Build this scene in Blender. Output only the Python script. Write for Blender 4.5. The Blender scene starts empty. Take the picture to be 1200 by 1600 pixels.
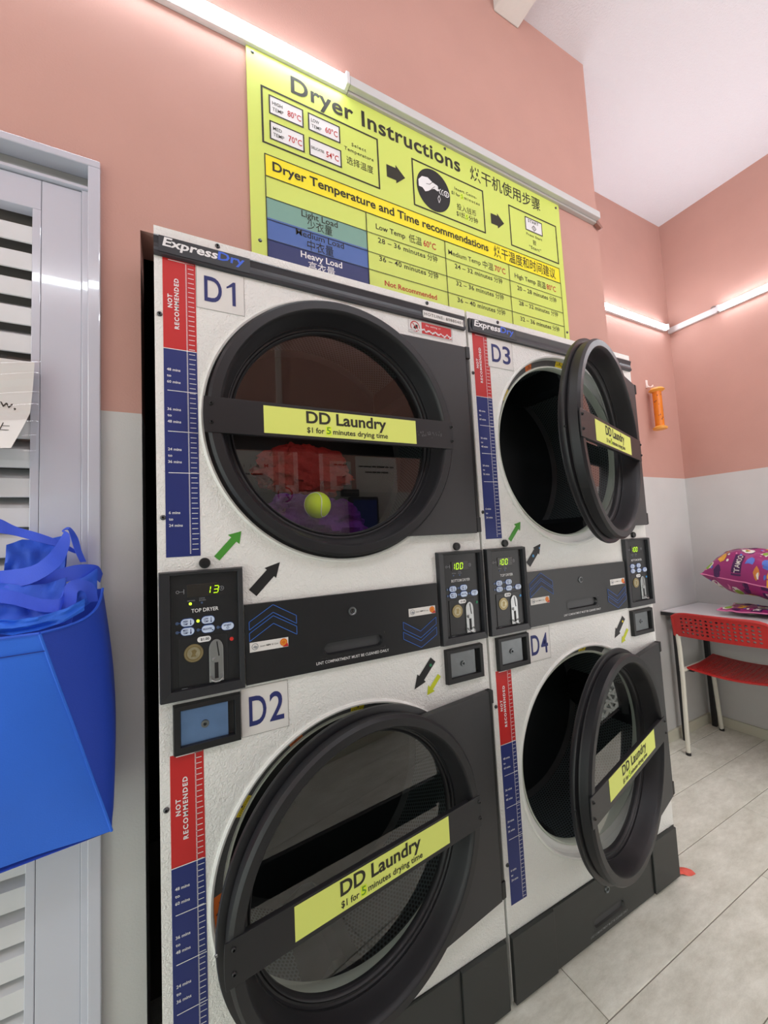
import bpy, bmesh, math, random
from mathutils import Vector, Matrix, noise
random.seed(7)
SC = bpy.context.scene
COL = SC.collection
PI = math.pi
sin, cos, rad = math.sin, math.cos, math.radians

# ------------------------------------------------------------------ camera
camd = bpy.data.cameras.new('camera')
cam = bpy.data.objects.new('camera', camd)
COL.objects.link(cam)
camd.sensor_fit = 'HORIZONTAL'
camd.sensor_width = 36.0
camd.lens = 622.78 / 1200 * 36.0
camd.clip_start = 0.02
right = Vector((0.8875, -0.45805, -0.05039))
down = Vector((-0.01312, 0.08419, -0.99636))
fwd = right.cross(down).normalized()
up = fwd.cross(right) * -1
up = right.cross(fwd).normalized()
right = fwd.cross(up).normalized()
M = Matrix((right, up, -fwd)).transposed().to_4x4()
M.translation = Vector((0.03796, -0.87889, 1.23921))
cam.matrix_world = M
SC.camera = cam

# ------------------------------------------------------------------ world, exposure
w = bpy.data.worlds.new('world'); SC.world = w
w.use_nodes = True
w.node_tree.nodes['Background'].inputs[0].default_value = (0.75, 0.78, 0.8, 1)
w.node_tree.nodes['Background'].inputs[1].default_value = 0.15
SC.view_settings.view_transform = 'Standard'
SC.view_settings.look = 'None'
SC.view_settings.gamma = 1.0
SC.view_settings.use_curve_mapping = False
SC.view_settings.exposure = -0.05
TUBE = 31.0           # radiance of every lit tube in the shop
# daylight from the open shopfront at the left end of the room
ld = bpy.data.lights.new('shopfront_daylight', 'AREA'); ld.shape = 'RECTANGLE'; ld.size = 1.25; ld.size_y = 2.3
ld.energy = 22.0; ld.color = (0.90, 1.0, 0.94)
lo = bpy.data.objects.new('shopfront_daylight', ld); COL.objects.link(lo)
lo.location = (-1.56, -0.62, 1.22); lo.rotation_euler = (math.radians(90), 0, math.radians(-90))

# fill light added to brighten the right end, behind and right of the camera
ld = bpy.data.lights.new('side_fill', 'AREA'); ld.shape = 'RECTANGLE'; ld.size = 1.2; ld.size_y = 2.1
ld.energy = 15.0; ld.color = (1.0, 0.98, 0.96)
lo = bpy.data.objects.new('side_fill', ld); COL.objects.link(lo)
lo.location = (2.25, -1.24, 1.25); lo.rotation_euler = (math.radians(90), 0, 0)

# ------------------------------------------------------------------ materials
def srgb(c):
    out = []
    for x in c:
        x = x / 255.0
        out.append(x / 12.92 if x <= 0.04045 else ((x + 0.055) / 1.055) ** 2.4)
    return (out[0], out[1], out[2], 1)

MATS = {}
def mat(name, col=None, rough=0.5, metal=0.0, spec=0.5, emit=0, bump=None, vary=None, coat=0):
    if name in MATS:
        return MATS[name]
    m = bpy.data.materials.new(name); MATS[name] = m
    m.use_nodes = True
    nt = m.node_tree; b = nt.nodes['Principled BSDF']
    b.inputs['Base Color'].default_value = srgb(col)
    b.inputs['Roughness'].default_value = rough
    b.inputs['Metallic'].default_value = metal
    b.inputs['Specular IOR Level'].default_value = spec
    b.inputs['Coat Weight'].default_value = coat
    if emit:
        b.inputs['Emission Color'].default_value = srgb(col)
        b.inputs['Emission Strength'].default_value = emit
    if bump:
        sc_, st, dist = bump
        geo = nt.nodes.new('ShaderNodeNewGeometry')
        n = nt.nodes.new('ShaderNodeTexNoise'); n.inputs['Scale'].default_value = sc_
        n.inputs['Detail'].default_value = 3
        nt.links.new(geo.outputs['Position'], n.inputs['Vector'])
        bp = nt.nodes.new('ShaderNodeBump'); bp.inputs['Strength'].default_value = st
        bp.inputs['Distance'].default_value = dist
        nt.links.new(n.outputs['Fac'], bp.inputs['Height'])
        nt.links.new(bp.outputs['Normal'], b.inputs['Normal'])
    if vary:
        sc_, amt = vary
        tc = nt.nodes.new('ShaderNodeTexCoord')
        n = nt.nodes.new('ShaderNodeTexNoise'); n.inputs['Scale'].default_value = sc_
        n.inputs['Detail'].default_value = 4
        nt.links.new(tc.outputs['Object'], n.inputs['Vector'])
        mx = nt.nodes.new('ShaderNodeMix'); mx.data_type = 'RGBA'
        c = srgb(col)
        mx.inputs['A'].default_value = [x * (1 - amt) for x in c[:3]] + [1]
        mx.inputs['B'].default_value = [min(1, x * (1 + amt)) for x in c[:3]] + [1]
        nt.links.new(n.outputs['Fac'], mx.inputs['Factor'])
        nt.links.new(mx.outputs['Result'], b.inputs['Base Color'])
    return m

def wall_material():
    m = mat('painted_wall', (200, 150, 138), rough=0.75, spec=0.3, bump=(220, 0.25, 0.002))
    nt = m.node_tree; b = nt.nodes['Principled BSDF']
    geo = nt.nodes.new('ShaderNodeNewGeometry')
    sx = nt.nodes.new('ShaderNodeSeparateXYZ'); nt.links.new(geo.outputs['Position'], sx.inputs[0])
    gt = nt.nodes.new('ShaderNodeMath'); gt.operation = 'GREATER_THAN'; gt.inputs[1].default_value = 1.536
    nt.links.new(sx.outputs['Z'], gt.inputs[0])
    n = nt.nodes.new('ShaderNodeTexNoise'); n.inputs['Scale'].default_value = 6; n.inputs['Detail'].default_value = 5
    nt.links.new(geo.outputs['Position'], n.inputs['Vector'])
    mx = nt.nodes.new('ShaderNodeMix'); mx.data_type = 'RGBA'
    mx.inputs['A'].default_value = srgb((205, 205, 203)); mx.inputs['B'].default_value = srgb((197, 153, 141))
    nt.links.new(gt.outputs[0], mx.inputs['Factor'])
    mr = nt.nodes.new('ShaderNodeMapRange'); mr.inputs['To Min'].default_value = 0.93; mr.inputs['To Max'].default_value = 1.05
    nt.links.new(n.outputs['Fac'], mr.inputs['Value'])
    sc_ = nt.nodes.new('ShaderNodeVectorMath'); sc_.operation = 'SCALE'
    nt.links.new(mx.outputs['Result'], sc_.inputs[0]); nt.links.new(mr.outputs[0], sc_.inputs['Scale'])
    nt.links.new(sc_.outputs[0], b.inputs['Base Color'])
    return m
WALL = wall_material()
CEIL = mat('ceiling_paint', (222, 220, 224), rough=0.9, spec=0.2, bump=(160, 0.6, 0.004))
BEAM = mat('beam_paint', (228, 226, 220), rough=0.8, bump=(60, 0.3, 0.004), vary=(12, 0.06))
BASEB = mat('baseboard_cream', (206, 204, 186), rough=0.5)

def floor_material():
    m = mat('vinyl_plank', (205, 203, 190), rough=0.38, spec=0.4)
    nt = m.node_tree; b = nt.nodes['Principled BSDF']
    geo = nt.nodes.new('ShaderNodeNewGeometry')
    oi = nt.nodes.new('ShaderNodeObjectInfo')
    add = nt.nodes.new('ShaderNodeVectorMath'); add.operation = 'ADD'
    nt.links.new(geo.outputs['Position'], add.inputs[0])
    sc_ = nt.nodes.new('ShaderNodeVectorMath'); sc_.operation = 'SCALE'; sc_.inputs[0].default_value = (9, 5, 3)
    nt.links.new(oi.outputs['Random'], sc_.inputs['Scale']); nt.links.new(sc_.outputs[0], add.inputs[1])
    mp = nt.nodes.new('ShaderNodeMapping'); mp.inputs['Scale'].default_value = (3, 7, 1)
    nt.links.new(add.outputs[0], mp.inputs['Vector'])
    n = nt.nodes.new('ShaderNodeTexNoise'); n.inputs['Scale'].default_value = 2.2; n.inputs['Detail'].default_value = 12
    n.inputs['Roughness'].default_value = 0.82
    nt.links.new(mp.outputs[0], n.inputs['Vector'])
    cr = nt.nodes.new('ShaderNodeValToRGB')
    cr.color_ramp.elements[0].position = 0.36; cr.color_ramp.elements[0].color = srgb((208, 206, 192))
    cr.color_ramp.elements[1].position = 0.64; cr.color_ramp.elements[1].color = srgb((242, 241, 230))
    nt.links.new(n.outputs['Fac'], cr.inputs[0])
    nt.links.new(cr.outputs[0], b.inputs['Base Color'])
    bp = nt.nodes.new('ShaderNodeBump'); bp.inputs['Strength'].default_value = 0.15; bp.inputs['Distance'].default_value = 0.002
    n2 = nt.nodes.new('ShaderNodeTexNoise'); n2.inputs['Scale'].default_value = 90
    nt.links.new(geo.outputs['Position'], n2.inputs['Vector'])
    nt.links.new(n2.outputs['Fac'], bp.inputs['Height']); nt.links.new(bp.outputs[0], b.inputs['Normal'])
    return m
PLANK = floor_material()
GROUT = mat('floor_gap', (134, 130, 118), rough=0.9)

def enamel_material():
    m = mat('textured_white_enamel', (238, 238, 234), rough=0.3, spec=0.5)
    nt = m.node_tree; b = nt.nodes['Principled BSDF']
    geo = nt.nodes.new('ShaderNodeNewGeometry')
    n = nt.nodes.new('ShaderNodeTexNoise'); n.inputs['Scale'].default_value = 150; n.inputs['Detail'].default_value = 2
    n.inputs['Distortion'].default_value = 1.2
    nt.links.new(geo.outputs['Position'], n.inputs['Vector'])
    bp = nt.nodes.new('ShaderNodeBump'); bp.inputs['Strength'].default_value = 0.75; bp.inputs['Distance'].default_value = 0.004
    nt.links.new(n.outputs['Fac'], bp.inputs['Height']); nt.links.new(bp.outputs[0], b.inputs['Normal'])
    return m
ENAMEL = enamel_material()
WHITE_SM = mat('smooth_white_enamel', (232, 232, 228), rough=0.25, spec=0.5)
RIDGE = mat('pale_green_enamel', (196, 203, 190), rough=0.3)
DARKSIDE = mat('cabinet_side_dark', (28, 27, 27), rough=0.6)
BLACKP = mat('black_plastic', (30, 30, 33), rough=0.42, spec=0.42, bump=(900, 0.08, 0.0004))
BLACKG = mat('black_gasket', (17, 17, 19), rough=0.45)
BLACKM = mat('black_panel_steel', (46, 46, 48), rough=0.5, bump=(700, 0.12, 0.0005), vary=(9, 0.06))
KICK = mat('black_kick_steel', (44, 46, 45), rough=0.42, bump=(500, 0.12, 0.0006), vary=(7, 0.1))
BLACKC = mat('black_control', (24, 25, 28), rough=0.38)
BEZEL = mat('black_bezel', (36, 37, 41), rough=0.42, vary=(20, 0.12))
BAND = mat('charcoal_band', (52, 55, 60), rough=0.32)
PURE = mat('ink_black', (20, 20, 22), rough=0.6)
INK = mat('ink_dark_grey', (44, 42, 30), rough=0.7)
NAVY = mat('ink_navy', (38, 46, 108), rough=0.6)
NAVYF = mat('navy_print', (26, 42, 112), rough=0.5)
REDF = mat('red_print', (196, 34, 34), rough=0.5)
REDT = mat('ink_red', (190, 40, 36), rough=0.6)
WHT = mat('ink_white', (236, 236, 236), rough=0.5)
GREYT = mat('ink_grey', (150, 152, 156), rough=0.5)
BLUET = mat('ink_logo_blue', (62, 104, 222), rough=0.5)
CHEV = mat('chevron_blue', (52, 104, 190), rough=0.5)
CHEVFILL = mat('chevron_fill', (17, 22, 44), rough=0.5)
SIGNY = mat('sign_lime', (212, 228, 110), rough=0.42, spec=0.35, bump=(300, 0.12, 0.001))
SIGNB = mat('sign_band_yellow', (246, 232, 20), rough=0.45)
TEAL = mat('sign_teal', (122, 165, 150), rough=0.5)
MIDB = mat('sign_mid_blue', (72, 104, 172), rough=0.5)
DEEPB = mat('sign_navy', (32, 44, 104), rough=0.5)
PAPER = mat('card_white', (226, 224, 220), rough=0.6)
PAPEREDGE = mat('card_edge', (120, 118, 114), rough=0.7)
LABELY = mat('label_lime', (226, 236, 118), rough=0.5)
HILITE = mat('marker_yellow', (226, 250, 40), rough=0.5)
GREENPEN = mat('ink_green', (92, 150, 40), rough=0.5)
GREENA = mat('green_vinyl', (72, 152, 52), rough=0.45)
YGREEN = mat('lime_vinyl', (200, 208, 32), rough=0.45)
BLACKV = mat('black_vinyl', (24, 24, 26), rough=0.5)
STEEL = mat('brushed_steel', (168, 170, 170), rough=0.33, metal=1.0, vary=(60, 0.12))
DSTEEL = mat('dull_steel', (120, 124, 126), rough=0.42, metal=0.9, vary=(40, 0.2))
BSTEEL = mat('film_covered_steel', (118, 150, 196), rough=0.3, metal=0.85, vary=(18, 0.25))
SCREWM = mat('screw_dark', (96, 98, 100), rough=0.35, metal=0.9)
BRONZE = mat('coin_bronze', (150, 134, 92), rough=0.4, metal=0.8, vary=(90, 0.35))
BRONZE2 = mat('coin_centre', (176, 168, 140), rough=0.4, metal=0.8, vary=(120, 0.4))
BTN = mat('button_pale_blue', (206, 222, 244), rough=0.35)
BTNR = mat('button_ring_blue', (52, 88, 160), rough=0.35)
LEDOFF = mat('led_off', (72, 92, 128), rough=0.3)
LEDG = mat('led_lit', (206, 255, 60), rough=0.3, emit=1.3)
DIGIT = mat('digit_lit', (190, 240, 20), rough=0.3, emit=1.0)
DISPW = mat('display_window', (40, 36, 32), rough=0.25)
AMBER = mat('warn_orange', (226, 112, 20), rough=0.5)
WYEL = mat('warn_yellow', (232, 208, 20), rough=0.5)
RINGG = mat('ring_label_grey', (76, 76, 76), rough=0.6, bump=(1500, 0.3, 0.001), vary=(300, 0.5))
RDOT = mat('dot_red', (220, 50, 42), rough=0.5)
GDOT = mat('dot_green', (40, 130, 84), rough=0.5)
BDOT = mat('dot_blue', (70, 150, 205), rough=0.5)
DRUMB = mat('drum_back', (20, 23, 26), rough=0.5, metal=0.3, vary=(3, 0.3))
DOORM = mat('door_metal', (198, 200, 212), rough=0.16, spec=0.5, bump=(60, 0.10, 0.0006), coat=1.0)
LOUV = mat('louvre_white', (214, 214, 216), rough=0.4, vary=(14, 0.07))
DARKV = mat('void_dark', (58, 58, 66), rough=0.8)
LITT = mat('tube_lit', (238, 247, 255), emit=TUBE)
HOUS = mat('lamp_housing', (226, 226, 228), rough=0.4)
DIFF = mat('tube_unlit', (204, 204, 204), rough=0.35)
TRUNK = mat('trunking_grey', (186, 182, 178), rough=0.4)
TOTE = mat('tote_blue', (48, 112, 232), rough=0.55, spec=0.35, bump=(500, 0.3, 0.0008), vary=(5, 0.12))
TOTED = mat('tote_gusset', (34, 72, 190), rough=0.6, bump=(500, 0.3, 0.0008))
TOTES = mat('tote_strap', (56, 92, 226), rough=0.55, bump=(600, 0.3, 0.0008))
TOTEI = mat('tote_inner', (44, 96, 222), rough=0.6, bump=(500, 0.3, 0.0008))
STITCH = mat('tote_stitch', (16, 40, 130), rough=0.7)
BALL = mat('tennis_felt', (206, 232, 20), rough=0.95, bump=(700, 0.6, 0.001))
CLR = mat('red_cloth', (150, 22, 12), rough=0.8, bump=(60, 0.6, 0.01))
CLP = mat('purple_cloth', (96, 16, 122), rough=0.8, bump=(60, 0.6, 0.01))
CHR = mat('chair_red', (184, 34, 32), rough=0.35)
CHF = mat('chair_frame_cream', (224, 222, 208), rough=0.35)
TTOP = mat('table_laminate', (214, 212, 214), rough=0.3, vary=(200, 0.04))
TBLK = mat('table_black', (28, 28, 30), rough=0.4)
ORG = mat('orange_plastic', (228, 128, 28), rough=0.25)
ORGC = mat('orange_cap', (238, 168, 72), rough=0.4)
HOLE = mat('hole_dark', (96, 40, 14), rough=0.7)
HOOK = mat('hook_white', (244, 232, 228), rough=0.3)
PINKR = mat('coral_plastic', (236, 96, 80), rough=0.5)
LATT = mat('basket_white', (236, 240, 236), rough=0.4)
MAG = mat('bag_magenta', (158, 44, 114), rough=0.3, spec=0.5, vary=(9, 0.16))
MAGD = mat('bag_plum', (100, 26, 84), rough=0.35)
MAGE = mat('bag_seam_pink', (222, 128, 172), rough=0.35)
BY = mat('bag_yellow', (232, 172, 56), rough=0.4)
BB = mat('bag_blue', (84, 118, 208), rough=0.4)
BG = mat('bag_green', (142, 178, 58), rough=0.4)
BW = mat('bag_white', (236, 230, 222), rough=0.4)
BP = mat('bag_dark_purple', (72, 28, 84), rough=0.4)
BO = mat('bag_orange', (214, 132, 60), rough=0.4)

def perforated_material():
    m = mat('perforated_drum', (122, 132, 134), rough=0.38, metal=0.55)
    nt = m.node_tree; b = nt.nodes['Principled BSDF']
    uv = nt.nodes.new('ShaderNodeUVMap')
    def grid(off):
        ad = nt.nodes.new('ShaderNodeVectorMath'); ad.operation = 'MULTIPLY_ADD'
        ad.inputs[1].default_value = (1 / 0.0105, 1 / 0.0182, 0); ad.inputs[2].default_value = (off, off, 0)
        nt.links.new(uv.outputs[0], ad.inputs[0])
        fr = nt.nodes.new('ShaderNodeVectorMath'); fr.operation = 'FRACTION'; nt.links.new(ad.outputs[0], fr.inputs[0])
        sb = nt.nodes.new('ShaderNodeVectorMath'); sb.operation = 'MULTIPLY_ADD'
        sb.inputs[1].default_value = (0.0105, 0.0182, 0); sb.inputs[2].default_value = (-0.00525, -0.0091, 0)
        nt.links.new(fr.outputs[0], sb.inputs[0])
        ln = nt.nodes.new('ShaderNodeVectorMath'); ln.operation = 'LENGTH'; nt.links.new(sb.outputs[0], ln.inputs[0])
        return ln.outputs['Value']
    mn = nt.nodes.new('ShaderNodeMath'); mn.operation = 'MINIMUM'
    nt.links.new(grid(0), mn.inputs[0]); nt.links.new(grid(0.5), mn.inputs[1])
    lt = nt.nodes.new('ShaderNodeMath'); lt.operation = 'LESS_THAN'; lt.inputs[1].default_value = 0.0033
    nt.links.new(mn.outputs[0], lt.inputs[0])
    mx = nt.nodes.new('ShaderNodeMix'); mx.data_type = 'RGBA'
    mx.inputs['A'].default_value = srgb((108, 118, 120)); mx.inputs['B'].default_value = srgb((8, 9, 10))
    nt.links.new(lt.outputs[0], mx.inputs['Factor']); nt.links.new(mx.outputs['Result'], b.inputs['Base Color'])
    iv = nt.nodes.new('ShaderNodeMath'); iv.operation = 'MULTIPLY_ADD'; iv.inputs[1].default_value = -0.55; iv.inputs[2].default_value = 0.55
    nt.links.new(lt.outputs[0], iv.inputs[0]); nt.links.new(iv.outputs[0], b.inputs['Metallic'])
    return m
PERF = perforated_material()

def pane_material(name, base=0.10, tint=(0.93, 0.95, 0.94, 1)):
    m = bpy.data.materials.new(name); m.use_nodes = True
    nt = m.node_tree; nt.nodes.clear()
    out = nt.nodes.new('ShaderNodeOutputMaterial')
    tr = nt.nodes.new('ShaderNodeBsdfTransparent'); tr.inputs[0].default_value = tint
    gl = nt.nodes.new('ShaderNodeBsdfGlossy'); gl.inputs['Roughness'].default_value = 0.012
    lw = nt.nodes.new('ShaderNodeLayerWeight'); lw.inputs['Blend'].default_value = 0.5
    pw = nt.nodes.new('ShaderNodeMath'); pw.operation = 'POWER'; pw.inputs[1].default_value = 3.6
    nt.links.new(lw.outputs['Facing'], pw.inputs[0])
    ma = nt.nodes.new('ShaderNodeMath'); ma.operation = 'MULTIPLY_ADD'; ma.inputs[1].default_value = 1 - base; ma.inputs[2].default_value = base
    nt.links.new(pw.outputs[0], ma.inputs[0])
    mx = nt.nodes.new('ShaderNodeMixShader')
    nt.links.new(ma.outputs[0], mx.inputs[0]); nt.links.new(tr.outputs[0], mx.inputs[1]); nt.links.new(gl.outputs[0], mx.inputs[2])
    nt.links.new(mx.outputs[0], out.inputs[0])
    return m
PANE = pane_material('door_glass')
FILM = pane_material('clear_film', base=0.06, tint=(0.95, 0.95, 0.95, 1))

# ------------------------------------------------------------------ helpers
TXT = {}
def raw_text(s, bold, res, space=1.0):
    """mesh of a string in the built-in typeface: points, faces, left and right end"""
    k = (s, bold, res, space)
    if k not in TXT:
        c = bpy.data.curves.new('txt', 'FONT')
        c.body = s; c.resolution_u = res; c.offset = bold; c.space_character = space
        o = bpy.data.objects.new('txt', c)
        me = bpy.data.meshes.new_from_object(o)
        vs = [(v.co.x, v.co.y) for v in me.vertices]
        fs = [tuple(p.vertices) for p in me.polygons]
        bpy.data.objects.remove(o); bpy.data.curves.remove(c); bpy.data.meshes.remove(me)
        xs = [v[0] for v in vs] or [0, 1]
        TXT[k] = (vs, fs, min(xs), max(xs))
    return TXT[k]
def text_mesh(s, bold, space=1.0, res=2, plain=False):
    return raw_text(s, bold, res, space)
CAPS = {p: max(v[1] for v in text_mesh('H', 0.0, plain=p)[0]) for p in (False, True)}

class MB:
    def __init__(s, xf=None):
        s.v = []; s.f = []; s.m = []; s.mats = []; s.sm = []; s.uv = {}; s.xf = xf
    def mi(s, mt):
        if mt not in s.mats:
            s.mats.append(mt)
        return s.mats.index(mt)
    def add(s, vs, fs, mt, smooth=False):
        b = len(s.v); i = s.mi(mt)
        s.v += [s.xf(*p) if s.xf else tuple(p) for p in vs]
        for f in fs:
            s.f.append(tuple(b + k for k in f)); s.m.append(i); s.sm.append(smooth)
        return s
    def box(s, x0, x1, y0, y1, z0, z1, mt):
        vs = [(x0, y0, z0), (x1, y0, z0), (x1, y1, z0), (x0, y1, z0), (x0, y0, z1), (x1, y0, z1), (x1, y1, z1), (x0, y1, z1)]
        return s.add(vs, [(0, 1, 5, 4), (1, 2, 6, 5), (2, 3, 7, 6), (3, 0, 4, 7), (4, 5, 6, 7), (3, 2, 1, 0)], mt)
    def poly(s, pts, y, mt, y1=None):
        n = len(pts)
        if y1 is None:
            return s.add([(p[0], y, p[1]) for p in pts], [tuple(range(n))], mt)
        vs = [(p[0], y, p[1]) for p in pts] + [(p[0], y1, p[1]) for p in pts]
        return s.add(vs, [tuple(range(n)), tuple(range(2 * n - 1, n - 1, -1))] + [(i, i + n, (i + 1) % n + n, (i + 1) % n) for i in range(n)], mt)
    def rect(s, x0, x1, z0, z1, y, mt):
        return s.poly([(x0, z0), (x1, z0), (x1, z1), (x0, z1)], y, mt)
    def frame(s, x0, x1, z0, z1, t, y, mt):
        s.rect(x0, x1, z0, z0 + t, y, mt); s.rect(x0, x1, z1 - t, z1, y, mt)
        s.rect(x0, x0 + t, z0 + t, z1 - t, y, mt); s.rect(x1 - t, x1, z0 + t, z1 - t, y, mt)
        return s
    def line(s, a, b, t, y, mt):
        dx, dz = b[0] - a[0], b[1] - a[1]; L = math.hypot(dx, dz) or 1
        nx, nz = -dz / L * t / 2, dx / L * t / 2
        return s.poly([(a[0] - nx, a[1] - nz), (b[0] - nx, b[1] - nz), (b[0] + nx, b[1] + nz), (a[0] + nx, a[1] + nz)], y, mt)
    def pline(s, pts, t, y, mt, closed=True):
        n = len(pts)
        for i in range(n if closed else n - 1):
            s.line(pts[i], pts[(i + 1) % n], t, y, mt)
        return s
    def disc(s, cx, cz, r, y, mt, n=20, rz=None, y1=None):
        rz = rz or r
        return s.poly([(cx + r * cos(2 * PI * i / n), cz + rz * sin(2 * PI * i / n)) for i in range(n)], y, mt, y1)
    def ring(s, cx, cz, r0, r1, y, mt, n=28, a0=0, a1=360):
        vs = []
        for i in range(n + 1):
            a = rad(a0 + (a1 - a0) * i / n)
            vs += [(cx + r0 * cos(a), y, cz + r0 * sin(a)), (cx + r1 * cos(a), y, cz + r1 * sin(a))]
        return s.add(vs, [(2 * i, 2 * i + 1, 2 * i + 3, 2 * i + 2) for i in range(n)], mt)
    def pill(s, x0, x1, z0, z1, y, mt, y1=None):
        r = (z1 - z0) / 2; cz = (z0 + z1) / 2; pts = []
        for k in range(9):
            a = -PI / 2 + PI * k / 8; pts.append((x1 - r + r * cos(a), cz + r * sin(a)))
        for k in range(9):
            a = PI / 2 + PI * k / 8; pts.append((x0 + r + r * cos(a), cz + r * sin(a)))
        return s.poly(pts, y, mt, y1)
    def lathe(s, prof, cx, cz, mt, n=96, a0=0, a1=360, close=False, uvr=None):
        """prof of (r, y) turned round the y axis through (cx, cz)"""
        full = abs(a1 - a0) >= 360
        k = len(prof); vs = []
        N = n if full else n + 1
        for i in range(N):
            a = rad(a0 + (a1 - a0) * i / n)
            vs += [(cx + r * cos(a), y, cz + r * sin(a)) for r, y in prof]
        fs = []
        for i in range(n):
            j = (i + 1) % N
            for q in range(k if close else k - 1):
                q2 = (q + 1) % k
                if uvr:
                    a, b_ = rad(a0 + (a1 - a0) * i / n) * uvr, rad(a0 + (a1 - a0) * (i + 1) / n) * uvr
                    s.uv[len(s.f) + len(fs)] = [(a, prof[q][1]), (b_, prof[q][1]), (b_, prof[q2][1]), (a, prof[q2][1])]
                fs.append((i * k + q, j * k + q, j * k + q2, i * k + q2))
        return s.add(vs, fs, mt, True)
    def grid(s, fn, nu, nv, mt, smooth=True, closeu=False):
        vs = [fn(i / nu, j / nv) for i in range(nu + (0 if closeu else 1)) for j in range(nv + 1)]
        NU = nu if closeu else nu + 1
        return s.add(vs, [(i * (nv + 1) + j, ((i + 1) % NU) * (nv + 1) + j, ((i + 1) % NU) * (nv + 1) + j + 1, i * (nv + 1) + j + 1) for i in range(nu) for j in range(nv)], mt, smooth)
    def tube(s, pts, r, mt, n=10, caps=True):
        pts = [Vector(p) for p in pts]; vs = []; prev = None
        for i, p in enumerate(pts):
            t = (pts[min(i + 1, len(pts) - 1)] - pts[max(i - 1, 0)]).normalized()
            if prev is None:
                a = Vector((0, 0, 1)) if abs(t.z) < 0.9 else Vector((1, 0, 0))
                u = t.cross(a).normalized()
            else:
                u = (prev - t * prev.dot(t)).normalized()
            prev = u; v_ = t.cross(u)
            rr = r[i] if isinstance(r, (list, tuple)) else r
            vs += [tuple(p + u * rr * cos(2 * PI * k / n) + v_ * rr * sin(2 * PI * k / n)) for k in range(n)]
        fs = [(i * n + k, i * n + (k + 1) % n, (i + 1) * n + (k + 1) % n, (i + 1) * n + k) for i in range(len(pts) - 1) for k in range(n)]
        if caps:
            fs += [tuple(range(n)), tuple(range((len(pts) - 1) * n, len(pts) * n))]
        return s.add(vs, fs, mt, True)
    def text(s, t, x0, x1, zb, cap, y, mt, bold=0.0, rot=False, shear=0.0, fn=None, plain=False):
        """letters from x0 to x1, standing on zb, capitals cap high; rot: read upwards (x0,x1 are then z, zb is x)"""
        if 'M' in t and not rot:
            bold = min(bold, 0.003)
        res = 5 if cap > 0.02 else 2; sp = 1.0; h = cap / CAPS[plain]
        vs, fs, a, b = text_mesh(t, bold, 1.0, res, plain)
        need = (x1 - x0) / max((b - a) * h, 1e-9)
        if need > 1.08 and len(t) > 2 and not plain:
            sp = 1.0 + (need / 1.05 - 1.0) * len(t) / (len(t) - 1)
            vs, fs, a, b = text_mesh(t, bold, round(sp, 3), res, plain)
        k = (x1 - x0) / max(b - a, 1e-6)
        out = []
        for (u, v) in vs:
            uu = x0 + (u - a) * k + v * h * shear; vv = v * h
            if fn:
                out.append(fn(uu, zb + vv))
            else:
                out.append((zb - vv, y, uu) if rot else (uu, y, zb + vv))
        return s.add(out, fs, mt)
    def build(s, name, parent=None, loc=(0, 0, 0), rotz=0, bevel=0, seg=2, normals=False, **props):
        me = bpy.data.meshes.new(name)
        me.from_pydata(s.v, [], s.f)
        for mt in s.mats:
            me.materials.append(mt)
        me.polygons.foreach_set('material_index', s.m)
        me.polygons.foreach_set('use_smooth', s.sm)
        if s.uv:
            ul = me.uv_layers.new(name='UVMap')
            for fi, uvs in s.uv.items():
                p = me.polygons[fi]
                for li, c in zip(p.loop_indices, uvs):
                    ul.data[li].uv = c
        if normals:
            bm = bmesh.new(); bm.from_mesh(me); bmesh.ops.recalc_face_normals(bm, faces=bm.faces); bm.to_mesh(me); bm.free()
        if any(s.sm):
            me.set_sharp_from_angle(angle=rad(38))
        me.update()
        o = bpy.data.objects.new(name, me); COL.objects.link(o)
        o.location = loc; o.rotation_euler = (0, 0, rotz)
        if parent:
            o.parent = parent
        if bevel:
            md = o.modifiers.new('bevel', 'BEVEL'); md.width = bevel; md.segments = seg; md.limit_method = 'ANGLE'; md.angle_limit = rad(40)
        for k, v in props.items():
            o[k] = v
        return o

def thing(name, label, cat, loc=(0, 0, 0), rotz=0, group=None):
    o = bpy.data.objects.new(name, None); COL.objects.link(o)
    o.location = loc; o.rotation_euler = (0, 0, rotz); o.empty_display_size = 0.1
    o['label'] = label; o['category'] = cat
    if group:
        o['group'] = group
    return o
def tag(o, label, cat, group=None):
    o['label'] = label; o['category'] = cat
    if group:
        o['group'] = group
    return o
def copy_part(src, parent, loc=None):
    c = src.copy(); COL.objects.link(c); c.parent = parent
    if loc is not None:
        c.location = loc
    return c

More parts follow.
